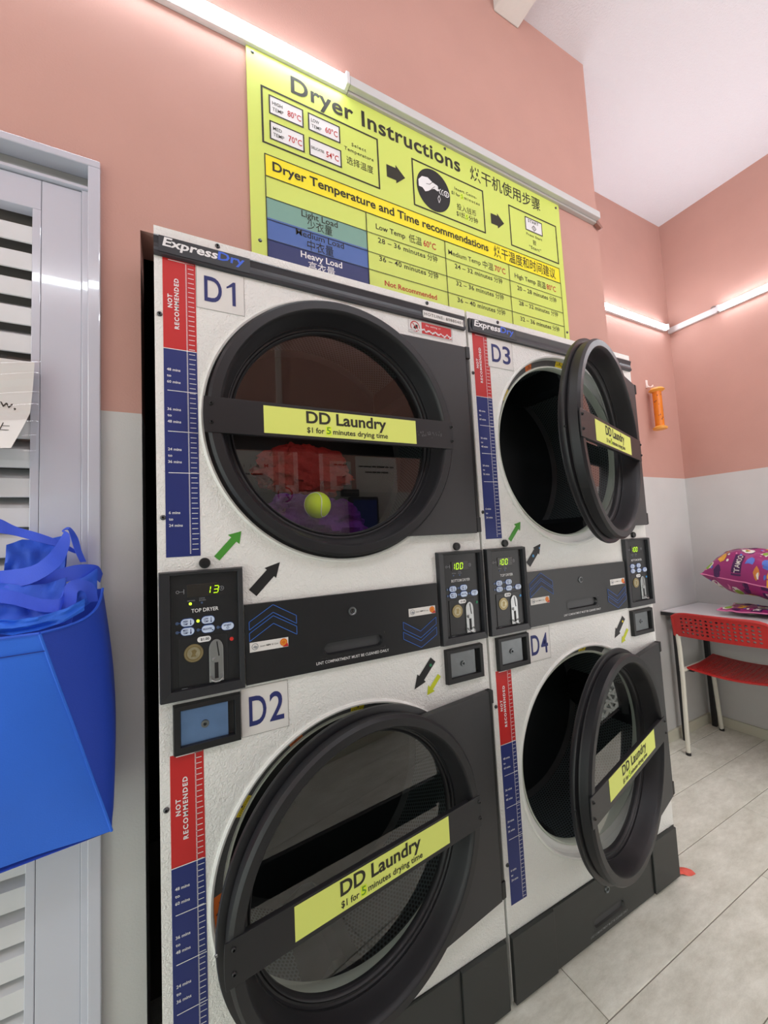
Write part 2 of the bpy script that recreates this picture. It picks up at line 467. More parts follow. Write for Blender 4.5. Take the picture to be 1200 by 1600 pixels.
# ------------------------------------------------------------------ room shell
X0, X1 = -1.6, 2.985       # left wall, right wall
YF, YB, YR = -1.27, 0.105, 0.508   # wall behind the camera, wall above the dryers, recessed wall
ZC = 3.273
XE = 1.645                 # where the wall over the dryers ends
fl = MB().box(X0, X1, YF, 1.3, -0.05, -0.002, GROUT).build('floor', kind='structure')
pw, plen = 0.19, 1.22
joints = {-1: 1.84, 0: 0.99, 1: 2.40, -2: 0.62, 2: 1.35, -3: 1.22, -4: 0.3, -5: 1.7, -6: 0.8}
PMESH = {}
def plank_mesh(L, W):
    k = (round(L, 4), round(W, 4))
    if k not in PMESH:
        b = MB(); c = 0.0012
        b.add([(c, c, -0.002), (L - c, c, -0.002), (L - c, W - c, -0.002), (c, W - c, -0.002),
               (c * 2, c * 2, 0), (L - 2 * c, c * 2, 0), (L - 2 * c, W - 2 * c, 0), (2 * c, W - 2 * c, 0)],
              [(4, 5, 6, 7), (0, 1, 5, 4), (1, 2, 6, 5), (2, 3, 7, 6), (3, 0, 4, 7)], PLANK)
        me = bpy.data.meshes.new('plank'); me.from_pydata(b.v, [], b.f); me.materials.append(PLANK)
        PMESH[k] = me
    return PMESH[k]
for r in range(-6, 4):
    y0 = max(YF, -0.14 + pw * r); y1 = min(YR, -0.14 + pw * (r + 1))
    if y1 - y0 < 0.01:
        continue
    j = joints.get(r, 0.5); x = j - plen * 4
    while x < X1:
        a, b = max(x, X0), min(x + plen, X1)
        if b - a > 0.02:
            o = bpy.data.objects.new('plank', plank_mesh(b - a, y1 - y0)); COL.objects.link(o)
            o.parent = fl; o.location = (a, y0, 0)
        x += plen
MB().box(X0 - 0.1, X1 + 0.1, YF - 0.1, 1.3, ZC, ZC + 0.08, CEIL).build('ceiling', kind='structure')
# wall over the dryers: opening from x=-0.03, top at 1.952
DL, DR_, DT = -0.83, -0.099, 2.077      # louvred door opening
wb = MB()
wb.box(X0, DL, YB, YB + 0.1, 0, ZC, WALL)
wb.box(DL, DR_, YB, YB + 0.1, DT, ZC, WALL)
wb.box(DR_, -0.027, YB, YB + 0.1, 0, ZC, WALL)
wb.box(-0.027, XE, YB, YB + 0.1, 1.955, ZC, WALL)
wb.box(XE - 0.03, XE, YB + 0.1, YR + 0.1, 0, ZC, WALL)
wb.box(XE - 0.03, XE, YB, YB + 0.1, 0, 1.955, WALL)
wb.build('wall_back', kind='structure')
MB().box(XE, X1, YR, YR + 0.1, 0, ZC, WALL).build('wall_rear', kind='structure')
MB().box(X1, X1 + 0.1, YF, YR + 0.1, 0, ZC, WALL).build('wall_right', kind='structure')
MB().box(X0, X1 + 0.1, YF - 0.1, YF, 0, ZC, WALL).build('wall_front', kind='structure')
MB().box(X0 - 0.1, X0, YF - 0.1, 1.3, 0, ZC, WALL).build('wall_left', kind='structure')
# unseen dark enclosure behind the machines, closed so no light leaks in
MB().box(X0, XE, 1.2, 1.3, 0, ZC, DARKSIDE).build('wall_enclosure', kind='structure')
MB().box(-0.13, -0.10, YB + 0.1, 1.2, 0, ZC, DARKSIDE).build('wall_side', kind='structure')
MB().box(XE, X1, YR - 0.012, YR, 0, 0.058, BASEB).build('baseboard_rear', bevel=0.002, kind='structure')
MB().box(X1 - 0.012, X1, YF, YR - 0.012, 0, 0.058, BASEB).build('baseboard_right', bevel=0.002, kind='structure')
MB().box(X0, X1, YF, YF + 0.012, 0, 0.058, BASEB).build('baseboard_front', bevel=0.002, kind='structure')
MB().box(1.124, 1.249, YF, YB, 3.208, ZC, BEAM).build('trim_1', bevel=0.004, kind='structure')

# ------------------------------------------------------------------ tube lights
def tube_light(name, label, a, b, z, y, face, lit=True):
    """batten from a to b along x (face 'b': on a wall at y, shining -y; 'f': +y) or along y on the right wall (face 'r')"""
    def xf(u, d, v):   # u along, d out of the wall, v up
        if face == 'b': return (u, y - d, z + v)
        if face == 'f': return (u, y + d, z + v)
        return (y - d, u, z + v)
    t = thing(name, label, 'light', group='tube lights high on the walls')
    h = MB(xf); h.box(a, b, 0, 0.016, -0.020, 0.018, HOUS); h.build('housing', t, bevel=0.002, normals=True)
    n = 10
    d = MB(xf)
    vs = []; pr = [(0.016, 0.017)] + [(0.016 + 0.019 * sin(PI * k / n), 0.016 * cos(PI * k / n)) for k in range(1, n)] + [(0.016, -0.017)]
    for u in (a + 0.012, b - 0.012):
        vs += [(u, p[0], p[1]) for p in pr]
    m = len(pr)
    fs = [(i, i + 1, m + i + 1, m + i) for i in range(m - 1)] + [tuple(range(m)), tuple(range(m, 2 * m))]
    d.add(vs, fs, LITT if lit else DIFF)
    d.build('diffuser', t)
    for u0, u1 in ((a, a + 0.012), (b - 0.012, b)):
        c = MB(xf); c.box(u0, u1, 0.002, 0.037, -0.019, 0.019, HOUS); c.build('end_cap', t, bevel=0.003, normals=True)
    return t
tube_light('tube_light', 'long bright tube light on pink wall along the top left edge of the lime sign', -0.72, 0.493, 2.558, YB, 'b')
tube_light('tube_light', 'bright tube light on the recessed pink wall right of the dryers', XE + 0.02, 2.915, 2.533, YR, 'b')
tube_light('tube_light', 'bright tube light on the right wall at the photo edge', -0.98, 0.232, 2.531, X1, 'r')
tube_light('tube_light', 'tube light on the wall facing the dryers, left one', -1.35, -0.13, 2.572, YF, 'f')
tube_light('tube_light', 'tube light on the wall facing the dryers, middle one', 0.0, 1.22, 2.572, YF, 'f')
tube_light('tube_light', 'tube light on the wall facing the dryers, right one', 1.4, 2.62, 2.572, YF, 'f')
tube_light('tube_light', 'added unseen upper tube light on the wall facing the dryers', 0.5, 1.72, 2.93, YF, 'f')  # extra tube put in to brighten the dryer fronts and floor

# unlit batten that carries on past the sign, and the empty channel on the right wall
t = thing('wall_trunking', 'unlit grey plastic batten running on over the top right of the lime sign', 'trunking')
def along(u, d, v):
    return (u, YB - d, 2.556 - 0.018 * max(0, (u - 0.5) / 1.1) ** 1.3 + v)
c = MB(); n = 14
for (d0, d1, v0, v1, mt) in ((0, 0.016, -0.022, 0.018, TRUNK), (0.016, 0.034, -0.014, 0.014, DIFF)):
    vs = []
    for i in range(n + 1):
        u = 0.494 + (1.615 - 0.494) * i / n
        vs += [along(u, d0, v0), along(u, d1, v0), along(u, d1, v1), along(u, d0, v1)]
    fs = [(4 * i + k, 4 * i + (k + 1) % 4, 4 * i + 4 + (k + 1) % 4, 4 * i + 4 + k) for i in range(n) for k in range(4)] + [(0, 1, 2, 3), (4 * n, 4 * n + 1, 4 * n + 2, 4 * n + 3)]
    o = MB().add(vs, fs, mt).build('channel' if d0 == 0 else 'diffuser_cover', t, bevel=0.002, normals=True)
MB().poly([(1.612, 2.512), (1.640, 2.500), (1.652, 2.506), (1.618, 2.532)], YB - 0.018, mat('connector_brown', (150, 104, 92), rough=0.5), YB - 0.006).build('end_connector', t, normals=True)
t = thing('wall_trunking', 'short white cable channel on the right wall between the corner and the tube light', 'trunking')
MB().box(X1 - 0.022, X1 - 0.0005, 0.236, YR, 2.512, 2.548, HOUS).build('channel', t, bevel=0.002)
MB().tube([(X1 - 0.022, 0.262, 2.551), (X1 - 0.024, 0.25, 2.556), (X1 - 0.022, 0.236, 2.550)], 0.003, DSTEEL, 8).build('wire_clip', t)

# ------------------------------------------------------------------ instruction sign
def build_sign():
    t = thing('instruction_sign', 'lime green dryer instruction board with a temperature table above the dryers', 'sign')
    YS = 0.098
    MB().box(0.212, 1.392, YS, YS + 0.004, 1.935, 2.537, SIGNY).build('board', t)
    for (x, z) in ((0.228, 2.524), (0.842, 2.521), (1.374, 2.503), (0.233, 2.008), (1.38, 1.998)):
        MB().lathe([(0.0, -0.0035), (0.003, -0.003), (0.005, 0.0)], 0, 0, SCREWM, 14).build('screw', t, loc=(x, YS, z))
    y = YS - 0.0006; y2 = YS - 0.0012; y3 = YS - 0.0018
    B = MB()
    B.text('Dryer Instructions', 0.327, 0.902, 2.462, 0.047, y, INK, 0.022)
    B.build('heading', t)
    B = MB(); B.text('烘干机使用步骤', 0.945, 1.284, 2.459, 0.038, y, INK, 0.006); B.build('heading', t)
    # step one
    d = MB()
    d.frame(0.246, 0.589, 2.280, 2.442, 0.005, y, INK)
    for (x0, x1, z0, z1, a, b_, tt) in ((0.266, 0.359, 2.370, 2.424, 'HIGH', 'TEMP', '80°C'), (0.372, 0.466, 2.372, 2.424, 'LOW', 'TEMP', '60°C'),
                                      (0.266, 0.359, 2.298, 2.351, 'MED', 'TEMP', '70°C'), (0.372, 0.467, 2.298, 2.351, 'DELICATES', '', '54°C')):
        d.rect(x0, x1, z0, z1, y, WHT); d.frame(x0, x1, z0, z1, 0.0035, y2, INK)
        if b_:
            d.text(a, x0 + 0.009, x0 + 0.036 - (0.004 if len(a) < 4 else 0), z0 + 0.029, 0.0095, y2, INK, 0.012)
            d.text(b_, x0 + 0.009, x0 + 0.038, z0 + 0.012, 0.0095, y2, INK, 0.012)
        else:
            d.text(a, x0 + 0.006, x0 + 0.043, z0 + 0.022, 0.0075, y2, INK, 0.012)
        d.text(tt, x0 + 0.049, x0 + 0.086, z0 + 0.015, 0.0165, y2, REDT, 0.014)
    d.text('Select', 0.501, 0.547, 2.381, 0.0105, y, INK, 0.01)
    d.text('Temperature', 0.477, 0.571, 2.361, 0.0105, y, INK, 0.01)
    d.text('选择温度', 0.483, 0.568, 2.322, 0.018, y, INK)
    d.build('first_step_panel', t)
    for (x, z) in ((0.614, 2.352), (1.026, 2.341)):
        s_ = 1.0 if x < 1 else 0.95
        MB().poly([(x, z - 0.020 * s_), (x + 0.032 * s_, z - 0.020 * s_), (x + 0.032 * s_, z - 0.030 * s_), (x + 0.065 * s_, z), (x + 0.032 * s_, z + 0.030 * s_), (x + 0.032 * s_, z + 0.020 * s_), (x, z + 0.020 * s_)], y, INK).build('arrow', t)
    d = MB()
    d.frame(0.706, 0.998, 2.274, 2.432, 0.005, y, INK)
    d.disc(0.786, 2.352, 0.065, y, PURE, 40, 0.071)
    hand = [(0.728, 2.368), (0.742, 2.384), (0.764, 2.388), (0.782, 2.378), (0.800, 2.374), (0.812, 2.362), (0.800, 2.354), (0.788, 2.358), (0.776, 2.352), (0.764, 2.342), (0.752, 2.336), (0.742, 2.346), (0.728, 2.346)]
    d.poly(hand, y2, WHT)
    d.pline([(0.782, 2.378), (0.770, 2.366), (0.757, 2.364)], 0.0015, y3, PURE, False)
    d.line((0.776, 2.352), (0.790, 2.366), 0.0015, y3, PURE)
    d.ring(0.836, 2.357, 0.008, 0.011, y2, WHT, 16); d.text('S', 0.832, 0.840, 2.352, 0.010, y2, WHT, 0.02)
    d.ring(0.818, 2.357, 0.009, 0.0115, y2, WHT, 10, 110, 250)
    d.ring(0.827, 2.357, 0.009, 0.0115, y2, WHT, 10, 110, 250)
    d.pline([(0.804, 2.316), (0.810, 2.330), (0.806, 2.342), (0.800, 2.330)], 0.0018, y2, WHT)
    d.disc(0.806, 2.366, 0.004, y3, PURE, 10)
    d.text('Insert Coins-', 0.872, 0.966, 2.389, 0.010, y, INK, 0.01)
    d.text('$1 for', 0.858, 0.893, 2.369, 0.0105, y, INK, 0.01)
    d.rect(0.896, 0.907, 2.365, 2.384, y, HILITE); d.text('5', 0.898, 0.905, 2.368, 0.013, y2, GREENPEN, 0.01)
    d.text('minutes', 0.911, 0.978, 2.369, 0.0105, y, INK, 0.01)
    d.text('投入钱币', 0.877, 0.959, 2.323, 0.017, y, INK)
    d.text('$1烘', 0.874, 0.911, 2.299, 0.015, y, INK, 0.004)
    d.rect(0.912, 0.922, 2.297, 2.316, y, HILITE); d.text('5', 0.9135, 0.9205, 2.299, 0.014, y2, GREENPEN, 0.01)
    d.text('分钟', 0.925, 0.965, 2.299, 0.015, y, INK, 0.004)
    d.build('second_step_panel', t)
    d = MB()
    d.frame(1.115, 1.366, 2.268, 2.425, 0.005, y, INK)
    d.rect(1.195, 1.285, 2.355, 2.408, y, WHT); d.frame(1.195, 1.285, 2.355, 2.408, 0.0035, y2, INK)
    d.text('START', 1.211, 1.266, 2.390, 0.011, y2, INK, 0.01)
    d.pline([(1.240, 2.362), (1.251, 2.373), (1.240, 2.384), (1.229, 2.373)], 0.002, y2, INK)
    d.line((1.2375, 2.367), (1.2375, 2.379), 0.0015, y2, INK); d.line((1.2425, 2.367), (1.2425, 2.379), 0.0015, y2, INK)
    d.text('Press Start', 1.198, 1.280, 2.336, 0.010, y, INK, 0.01)
    d.text('按', 1.229, 1.246, 2.308, 0.015, y, INK)
    d.text('“Start”', 1.207, 1.270, 2.287, 0.012, y, INK, 0.014)
    d.build('third_step_panel', t)
    # table
    d = MB()
    d.rect(0.251, 1.364, 2.190, 2.250, y, SIGNB); d.frame(0.250, 1.365, 2.189, 2.2515, 0.0026, y2, INK)
    d.text('Dryer Temperature and Time recommendations', 0.270, 1.003, 2.211, 0.0245, y2, INK, 0.022)
    d.text('烘干温度和时间建议', 1.028, 1.339, 2.204, 0.031, y2, INK, 0.004)
    d.build('table_heading', t)
    d = MB()
    d.rect(0.252, 0.536, 2.077, 2.133, y, TEAL); d.rect(0.252, 0.536, 2.016, 2.077, y, MIDB); d.rect(0.252, 0.536, 1.937, 2.016, y, DEEPB)
    d.text('Light Load', 0.343, 0.446, 2.111, 0.017, y2, INK, 0.01); d.text('少衣量', 0.358, 0.429, 2.083, 0.021, y2, INK)
    d.text('Medium Load', 0.326, 0.462, 2.054, 0.017, y2, INK, 0.01); d.text('中衣量', 0.356, 0.430, 2.023, 0.022, y2, INK)
    d.text('Heavy Load', 0.337, 0.454, 1.995, 0.017, y2, WHT, 0.018); d.text('高衣量', 0.357, 0.432, 1.963, 0.022, y2, WHT)
    d.build('load_column', t)
    d = MB(); L = 0.0024
    for x in (0.251, 0.536, 0.816, 1.094, 1.3645):
        d.line((x, 1.937), (x, 2.19), L, y3, INK)
    for z in (2.131, 2.071, 2.017):
        d.line((0.251, z), (1.3645, z), L * 0.8, y3, INK)
    for (s1, s2, s3, x) in (('Low Temp', '低温', '60°C', 0.569), ('Medium Temp', '中温', '70°C', 0.830), ('High Temp', '高温', '80°C', 1.121)):
        a = {0.569: (0.567, 0.667, 0.680, 0.727, 0.733, 0.780), 0.830: (0.829, 0.964, 0.973, 1.020, 1.026, 1.076), 1.121: (1.121, 1.226, 1.235, 1.279, 1.284, 1.334)}[x]
        d.text(s1, a[0], a[1], 2.150, 0.016, y, INK, 0.01); d.text(s2, a[2], a[3], 2.147, 0.020, y, INK); d.text(s3, a[4], a[5], 2.148, 0.020, y, REDT, 0.012)
    for (s1, a, b_, z) in (('28 – 36 minutes', 0.572, 0.737, 2.109), ('36 – 40 minutes', 0.573, 0.736, 2.053),
                          ('24 – 32 minutes', 0.852, 1.012, 2.109), ('32 – 36 minutes', 0.853, 1.013, 2.051), ('36 – 40 minutes', 0.854, 1.015, 1.995),
                          ('20 – 28 minutes', 1.129, 1.286, 2.106), ('28 – 32 minutes', 1.132, 1.288, 2.050), ('32 – 36 minutes', 1.133, 1.290, 1.992)):
        d.text(s1, a, b_, z, 0.0155, y, INK, 0.01); d.text('分钟', b_ + 0.008, b_ + 0.046, z - 0.001, 0.0165, y, INK)
    d.text('Not Recommended', 0.587, 0.772, 1.981, 0.0155, y, REDT, 0.016)
    d.build('time_table', t)
build_sign()

# ------------------------------------------------------------------ the stacked dryers
HX, HY = 0.7718, 0.0019       # door hinge
CX = 0.397
def circle_panel(mb, z0, z1, cz, R, mt, W0=0.003, W1=0.795, n=96):
    """front sheet from z0 to z1 with a round hole, outer edge square"""
    inner = []; outer = []
    for i in range(n):
        a = 2 * PI * (i + 0.5) / n
        c, s_ = cos(a), sin(a)
        inner.append((CX + R * c, 0, cz + R * s_))
        tx = ((W1 - CX) if c > 0 else (W0 - CX)) / c if abs(c) > 1e-6 else 1e9
        tz = ((z1 - cz) if s_ > 0 else (z0 - cz)) / s_ if abs(s_) > 1e-6 else 1e9
        k = min(tx, tz)
        outer.append((CX + k * c, 0, cz + k * s_))
    # corners
    vs = inner + outer
    fs = [(i, (i + 1) % n, n + (i + 1) % n, n + i) for i in range(n)]
    b = len(vs)
    for k, (x, z) in enumerate(((W1, z1), (W0, z1), (W0, z0), (W1, z0))):
        vs.append((x, 0, z))
        for i in range(n):
            j = (i + 1) % n
            p, q = outer[i], outer[j]
            if abs(p[0] - q[0]) > 1e-5 and abs(p[2] - q[2]) > 1e-5 and (p[0] - CX) * (x - CX) > 0 and (p[2] - cz) * (z - cz) > 0:
                fs.append((n + i, n + j, b + k))
    mb.add(vs, fs, mt)

SEG = {'0': 'abcdef', '1': 'bc', '3': 'abgcd', '2': 'abged'}
def digits(mb, s, x, z, w_, h, y):
    th = h * 0.115; sh = 0.16
    for ch in s:
        if ch != ' ':
            P_ = {'a': ((0, 1), (1, 1)), 'b': ((1, 1), (1, .5)), 'c': ((1, .5), (1, 0)), 'd': ((0, 0), (1, 0)), 'e': ((0, 0), (0, .5)), 'f': ((0, .5), (0, 1)), 'g': ((0, .5), (1, .5))}
            for sg in SEG[ch]:
                (a, b), (c, d_) = P_[sg]
                if sg in 'adg':
                    p, q = (x + 0.08 * w_, z + b * h), (x + 0.92 * w_, z + d_ * h)
                else:
                    p, q = (x + a * w_, z + b * h - 0.05 * h), (x + c * w_, z + d_ * h + 0.05 * h)
                p = (p[0] + (p[1] - z) * sh, p[1]); q = (q[0] + (q[1] - z) * sh, q[1])
                mb.line(p, q, th, y, DIGIT)
        x += w_ * 1.75

def screw_head(name, parent, x, y, z, r=0.0052, mt=SCREWM):
    b = MB()
    b.lathe([(0.0016, -0.0005), (0.0022, -0.0034), (r * 0.72, -0.0030), (r * 0.93, -0.0016), (r, 0)], 0, 0, mt, 16)
    b.disc(0, 0, 0.0019, -0.0004, PURE, 6)
    return b.build(name, parent, loc=(x, y, z))

def control_panel(D, ox, title, digs, dotmat, lit, low_lit):
    """coin and button panel, ox is its left edge; built about (ox, z .954..1.198)"""
    x = ox
    b = MB()
    o0, o1, z0, z1 = x, x + 0.1525, 0.9545, 1.198
    i0, i1, j0, j1 = x + 0.019, x + 0.1415, 0.9735, 1.1905
    yo, yi = -0.0135, -0.0115
    vs = [(o0, 0, z0), (o1, 0, z0), (o1, 0, z1), (o0, 0, z1), (o0 + .002, yo, z0 + .002), (o1 - .002, yo, z0 + .002), (o1 - .002, yo, z1 - .002), (o0 + .002, yo, z1 - .002),
          (i0, yi, j0), (i1, yi, j0), (i1, yi, j1), (i0, yi, j1), (i0 + .001, -.0012, j0 + .001), (i1 - .001, -.0012, j0 + .001), (i1 - .001, -.0012, j1 - .001), (i0 + .001, -.0012, j1 - .001)]
    fs = []
    for r in range(3):
        fs += [(4 * r + k, 4 * r + (k + 1) % 4, 4 * r + 4 + (k + 1) % 4, 4 * r + 4 + k) for k in range(4)]
    b.add(vs, fs, BEZEL)
    p = b.build('control_panel', D, bevel=0.0008)
    f = MB(); y = -0.0020
    f.box(i0, i1, y, -0.0006, j0, j1, BLACKC)
    f.build('face_plate', p)
    yy = y - 0.0006; y2 = y - 0.0012; y3 = y - 0.0018
    d = MB()
    dx = x + 0.048
    d.box(dx, dx + 0.0575, y - 0.0015, y, 1.1455, 1.1705, DISPW)
    d.build('display_window', p, bevel=0.0006)
    d = MB()
    if digs.startswith(' '):
        digits(d, digs.strip(), dx + 0.0325, 1.1505, 0.0085, 0.0135, y - 0.0022)
    else:
        digits(d, digs, dx + 0.001, 1.1495, 0.0078, 0.0155, y - 0.0022)
    d.build('display_digits', p)
    d = MB()
    d.text(title, x + (0.0555 if title[0] == 'T' else 0.046), x + (0.1045 if title[0] == 'T' else 0.1085), 1.1155, 0.0070, yy, WHT, 0.012)
    d.build('panel_title', p)
    d = MB()
    d.text('DRYING', x + 0.049, x + 0.062, 1.1375, 0.0026, yy, GREYT); d.text('COOL', x + 0.070, x + 0.0805, 1.1405, 0.0026, yy, GREYT); d.text('DOWN', x + 0.070, x + 0.0815, 1.1365, 0.0026, yy, GREYT)
    d.ring(x + 0.032, 1.1575, 0.0021, 0.0030, yy, GREYT, 14); d.line((x + 0.035, 1.1575), (x + 0.0425, 1.1575), 0.0008, yy, GREYT); d.line((x + 0.043, 1.153), (x + 0.043, 1.162), 0.0012, yy, GREYT)
    d.ring(x + 0.111, 1.158, 0.0038, 0.0046, yy, GREYT, 18); d.line((x + 0.111, 1.158), (x + 0.111, 1.161), 0.0009, yy, GREYT); d.line((x + 0.1095, 1.1575), (x + 0.1135, 1.1575), 0.0009, yy, GREYT)
    d.build('panel_lettering', p)
    for k, (lx, lz) in enumerate(((0.054, 1.133), (0.0745, 1.133))):
        MB().disc(x + lx, lz, 0.0027 if (k == 0 and lit) else 0.002, 0, LEDG if (k == 0 and lit) else LEDOFF, 12, y1=-0.0010).build('indicator_lamp', p, loc=(0, y, 0))
    for k, (bx, bz, s1, s2) in enumerate(((0.0485, 1.098, 'HIGH', 'TEMP'), (0.085, 1.0985, 'LOW', 'TEMP'), (0.0485, 1.081, 'MED', 'TEMP'), (0.085, 1.081, 'DELICATES', ''), (0.121, 1.081, 'START', ''))):
        q = MB(); xx = x + bx; w_ = 0.0115
        q.pill(xx - w_ - 0.0009, xx + w_ + 0.0009, bz - 0.0079, bz + 0.0079, y - 0.0012, BTNR, y)
        q.pill(xx - w_, xx + w_, bz - 0.0068, bz + 0.0068, y - 0.0022, BTN, y - 0.0010)
        q.rect(xx - w_ - 0.004, xx - w_, bz - 0.0007, bz + 0.0007, yy, BTNR)
        if s2:
            q.text(s1, xx - 0.008, xx + 0.0005, bz + 0.0008, 0.0036, y - 0.0026, NAVYF, 0.02); q.text(s2, xx - 0.008, xx + 0.001, bz - 0.0044, 0.0036, y - 0.0026, NAVYF, 0.02)
            q.line((xx + 0.0055, bz - 0.004), (xx + 0.0055, bz + 0.0045), 0.0012, y - 0.0026, NAVYF); q.disc(xx + 0.0055, bz - 0.0035, 0.0014, y - 0.0026, NAVYF, 8)
        elif s1 == 'START':
            q.text(s1, xx - 0.0075, xx + 0.0065, bz + 0.0008, 0.0032, y - 0.0026, NAVYF, 0.02)
            q.pline([(xx, bz - 0.0052), (xx + 0.0026, bz - 0.0026), (xx, bz), (xx - 0.0026, bz - 0.0026)], 0.0006, y - 0.0026, NAVYF)
        else:
            q.text(s1, xx - 0.0095, xx + 0.0065, bz - 0.0012, 0.0030, y - 0.0026, NAVYF, 0.02); q.disc(xx + 0.008, bz - 0.003, 0.0013, y - 0.0026, NAVYF, 8)
        q.build('button', p)
        on = low_lit and s1 == 'LOW'
        MB().disc(xx - w_ - 0.0065, bz, 0.0029, 0, LEDG if on else LEDOFF, 12, y1=-0.0012).build('indicator_lamp', p, loc=(0, y, 0))
    # coin plate
    q = MB(); q.box(x + 0.033, x + 0.1195, y - 0.0015, y, 0.977, 1.068, BLACKC); q.build('coin_plate', p, bevel=0.001)
    q = MB(); q.pill(x + 0.065, x + 0.0895, 1.0570, 1.0675, y - 0.0024, WHT, y - 0.0012); q.text('$1.00', x + 0.071, x + 0.0865, 1.0600, 0.0048, y - 0.0028, PURE, 0.012); q.build('price_label', p)
    q = MB(); q.disc(x + 0.0585, 1.0385, 0.0170, y - 0.0030, BRONZE, 28, y1=y - 0.0015); q.disc(x + 0.0585, 1.0385, 0.0115, y - 0.0036, BRONZE2, 24, y1=y - 0.003)
    q.ring(x + 0.0585, 1.0385, 0.0145, 0.0152, y - 0.0034, BRONZE2, 24)
    q.poly([(x + .053, 1.032), (x + .056, 1.038), (x + .054, 1.044), (x + .060, 1.046), (x + .064, 1.042), (x + .061, 1.036), (x + .063, 1.032)], y - 0.0040, BRONZE)
    q.build('coin_emblem', p)
    sx = x + 0.0985; pts = [(sx - 0.013, 0.9775), (sx + 0.013, 0.9775), (sx + 0.013, 1.040)]
    pts += [(sx + 0.013 * cos(PI * k / 10) ** 1 if k < 10 else sx - 0.013, 1.040 + 0.019 * sin(PI * k / 10)) for k in range(1, 10)] + [(sx - 0.013, 1.040)]
    q = MB(); q.poly(pts, y - 0.0042, STEEL, y - 0.0015); q.build('coin_slot_plate', p, bevel=0.0008, normals=True)
    q = MB(); q.poly([(sx + 0.0005, 1.0545), (sx + 0.0025, 1.0550), (sx + 0.0062, 1.0265), (sx + 0.0038, 1.0262)], y - 0.0047, PURE); q.build('coin_slot', p)
    q = MB(); q.rect(sx - 0.0035, sx + 0.0035, 0.984, 1.0145, y - 0.0047, PURE); q.build('return_slot', p)
    MB().lathe([(0.0, -0.0045), (0.003, -0.004), (0.0045, 0.0)], 0, 0, STEEL, 16).build('return_knob', p, loc=(sx - 0.0055, y - 0.004, 1.0205))
    q = MB(); q.tube([(sx - 0.010, y - 0.004, 0.990), (sx - 0.009, y - 0.013, 0.984), (sx - 0.003, y - 0.017, 0.981), (sx + 0.003, y - 0.017, 0.981), (sx + 0.009, y - 0.013, 0.984), (sx + 0.010, y - 0.004, 0.990)], 0.0016, STEEL, 8); q.build('return_cup', p)
    MB().disc(x + 0.128, 1.0545, 0.0037, y - 0.0010, dotmat, 16, y1=y).build('round_sticker', p)
    MB().box(x + 0.037, x + 0.047, y - 0.0016, y - 0.0014, 0.974, 0.9752, GREYT).build('maker_plate', p)
    return p

def lock_box(D, x0, x1, z0, z1, plate):
    b = MB(); yo = -0.0125
    i0, i1, j0, j1 = x0 + 0.0125, x1 - 0.012, z0 + 0.014, z1 - 0.010
    vs = [(x0, 0, z0), (x1, 0, z0), (x1, 0, z1), (x0, 0, z1), (x0 + .0015, yo, z0 + .0015), (x1 - .0015, yo, z0 + .0015), (x1 - .0015, yo, z1 - .0015), (x0 + .0015, yo, z1 - .0015),
          (i0, yo, j0), (i1, yo, j0), (i1, yo, j1), (i0, yo, j1), (i0 + .002, -.001, j0 + .002), (i1 - .002, -.001, j0 + .002), (i1 - .002, -.001, j1 - .002), (i0 + .002, -.001, j1 - .002)]
    fs = []
    for r in range(3):
        fs += [(4 * r + k, 4 * r + (k + 1) % 4, 4 * r + 4 + (k + 1) % 4, 4 * r + 4 + k) for k in range(4)]
    fs.append((12, 13, 14, 15))
    b.add(vs, fs, BLACKG)
    p = b.build('coin_box', D, bevel=0.0008)
    q = MB(); a0, a1, b0, b1 = x0 + 0.009, x1 - 0.024, z0 + 0.014, z1 - 0.012
    q.box(a0, a1, -0.0055, -0.0008, b0, b1, plate); q.build('coin_box_door', p, bevel=0.0015)
    cx, cz = (a0 + a1) / 2 + 0.002, (b0 + b1) / 2
    q = MB(); q.lathe([(0.0030, 0), (0.0030, -0.003), (0.0048, -0.0035), (0.0070, -0.003), (0.0072, 0)], 0, 0, DSTEEL, 20); q.disc(0, 0, 0.003, -0.0005, PURE, 10); q.ring(0, 0, 0.0015, 0.0022, -0.001, DSTEEL, 10, 200, 500)
    q.build('lock', p, loc=(cx, -0.0055, cz))

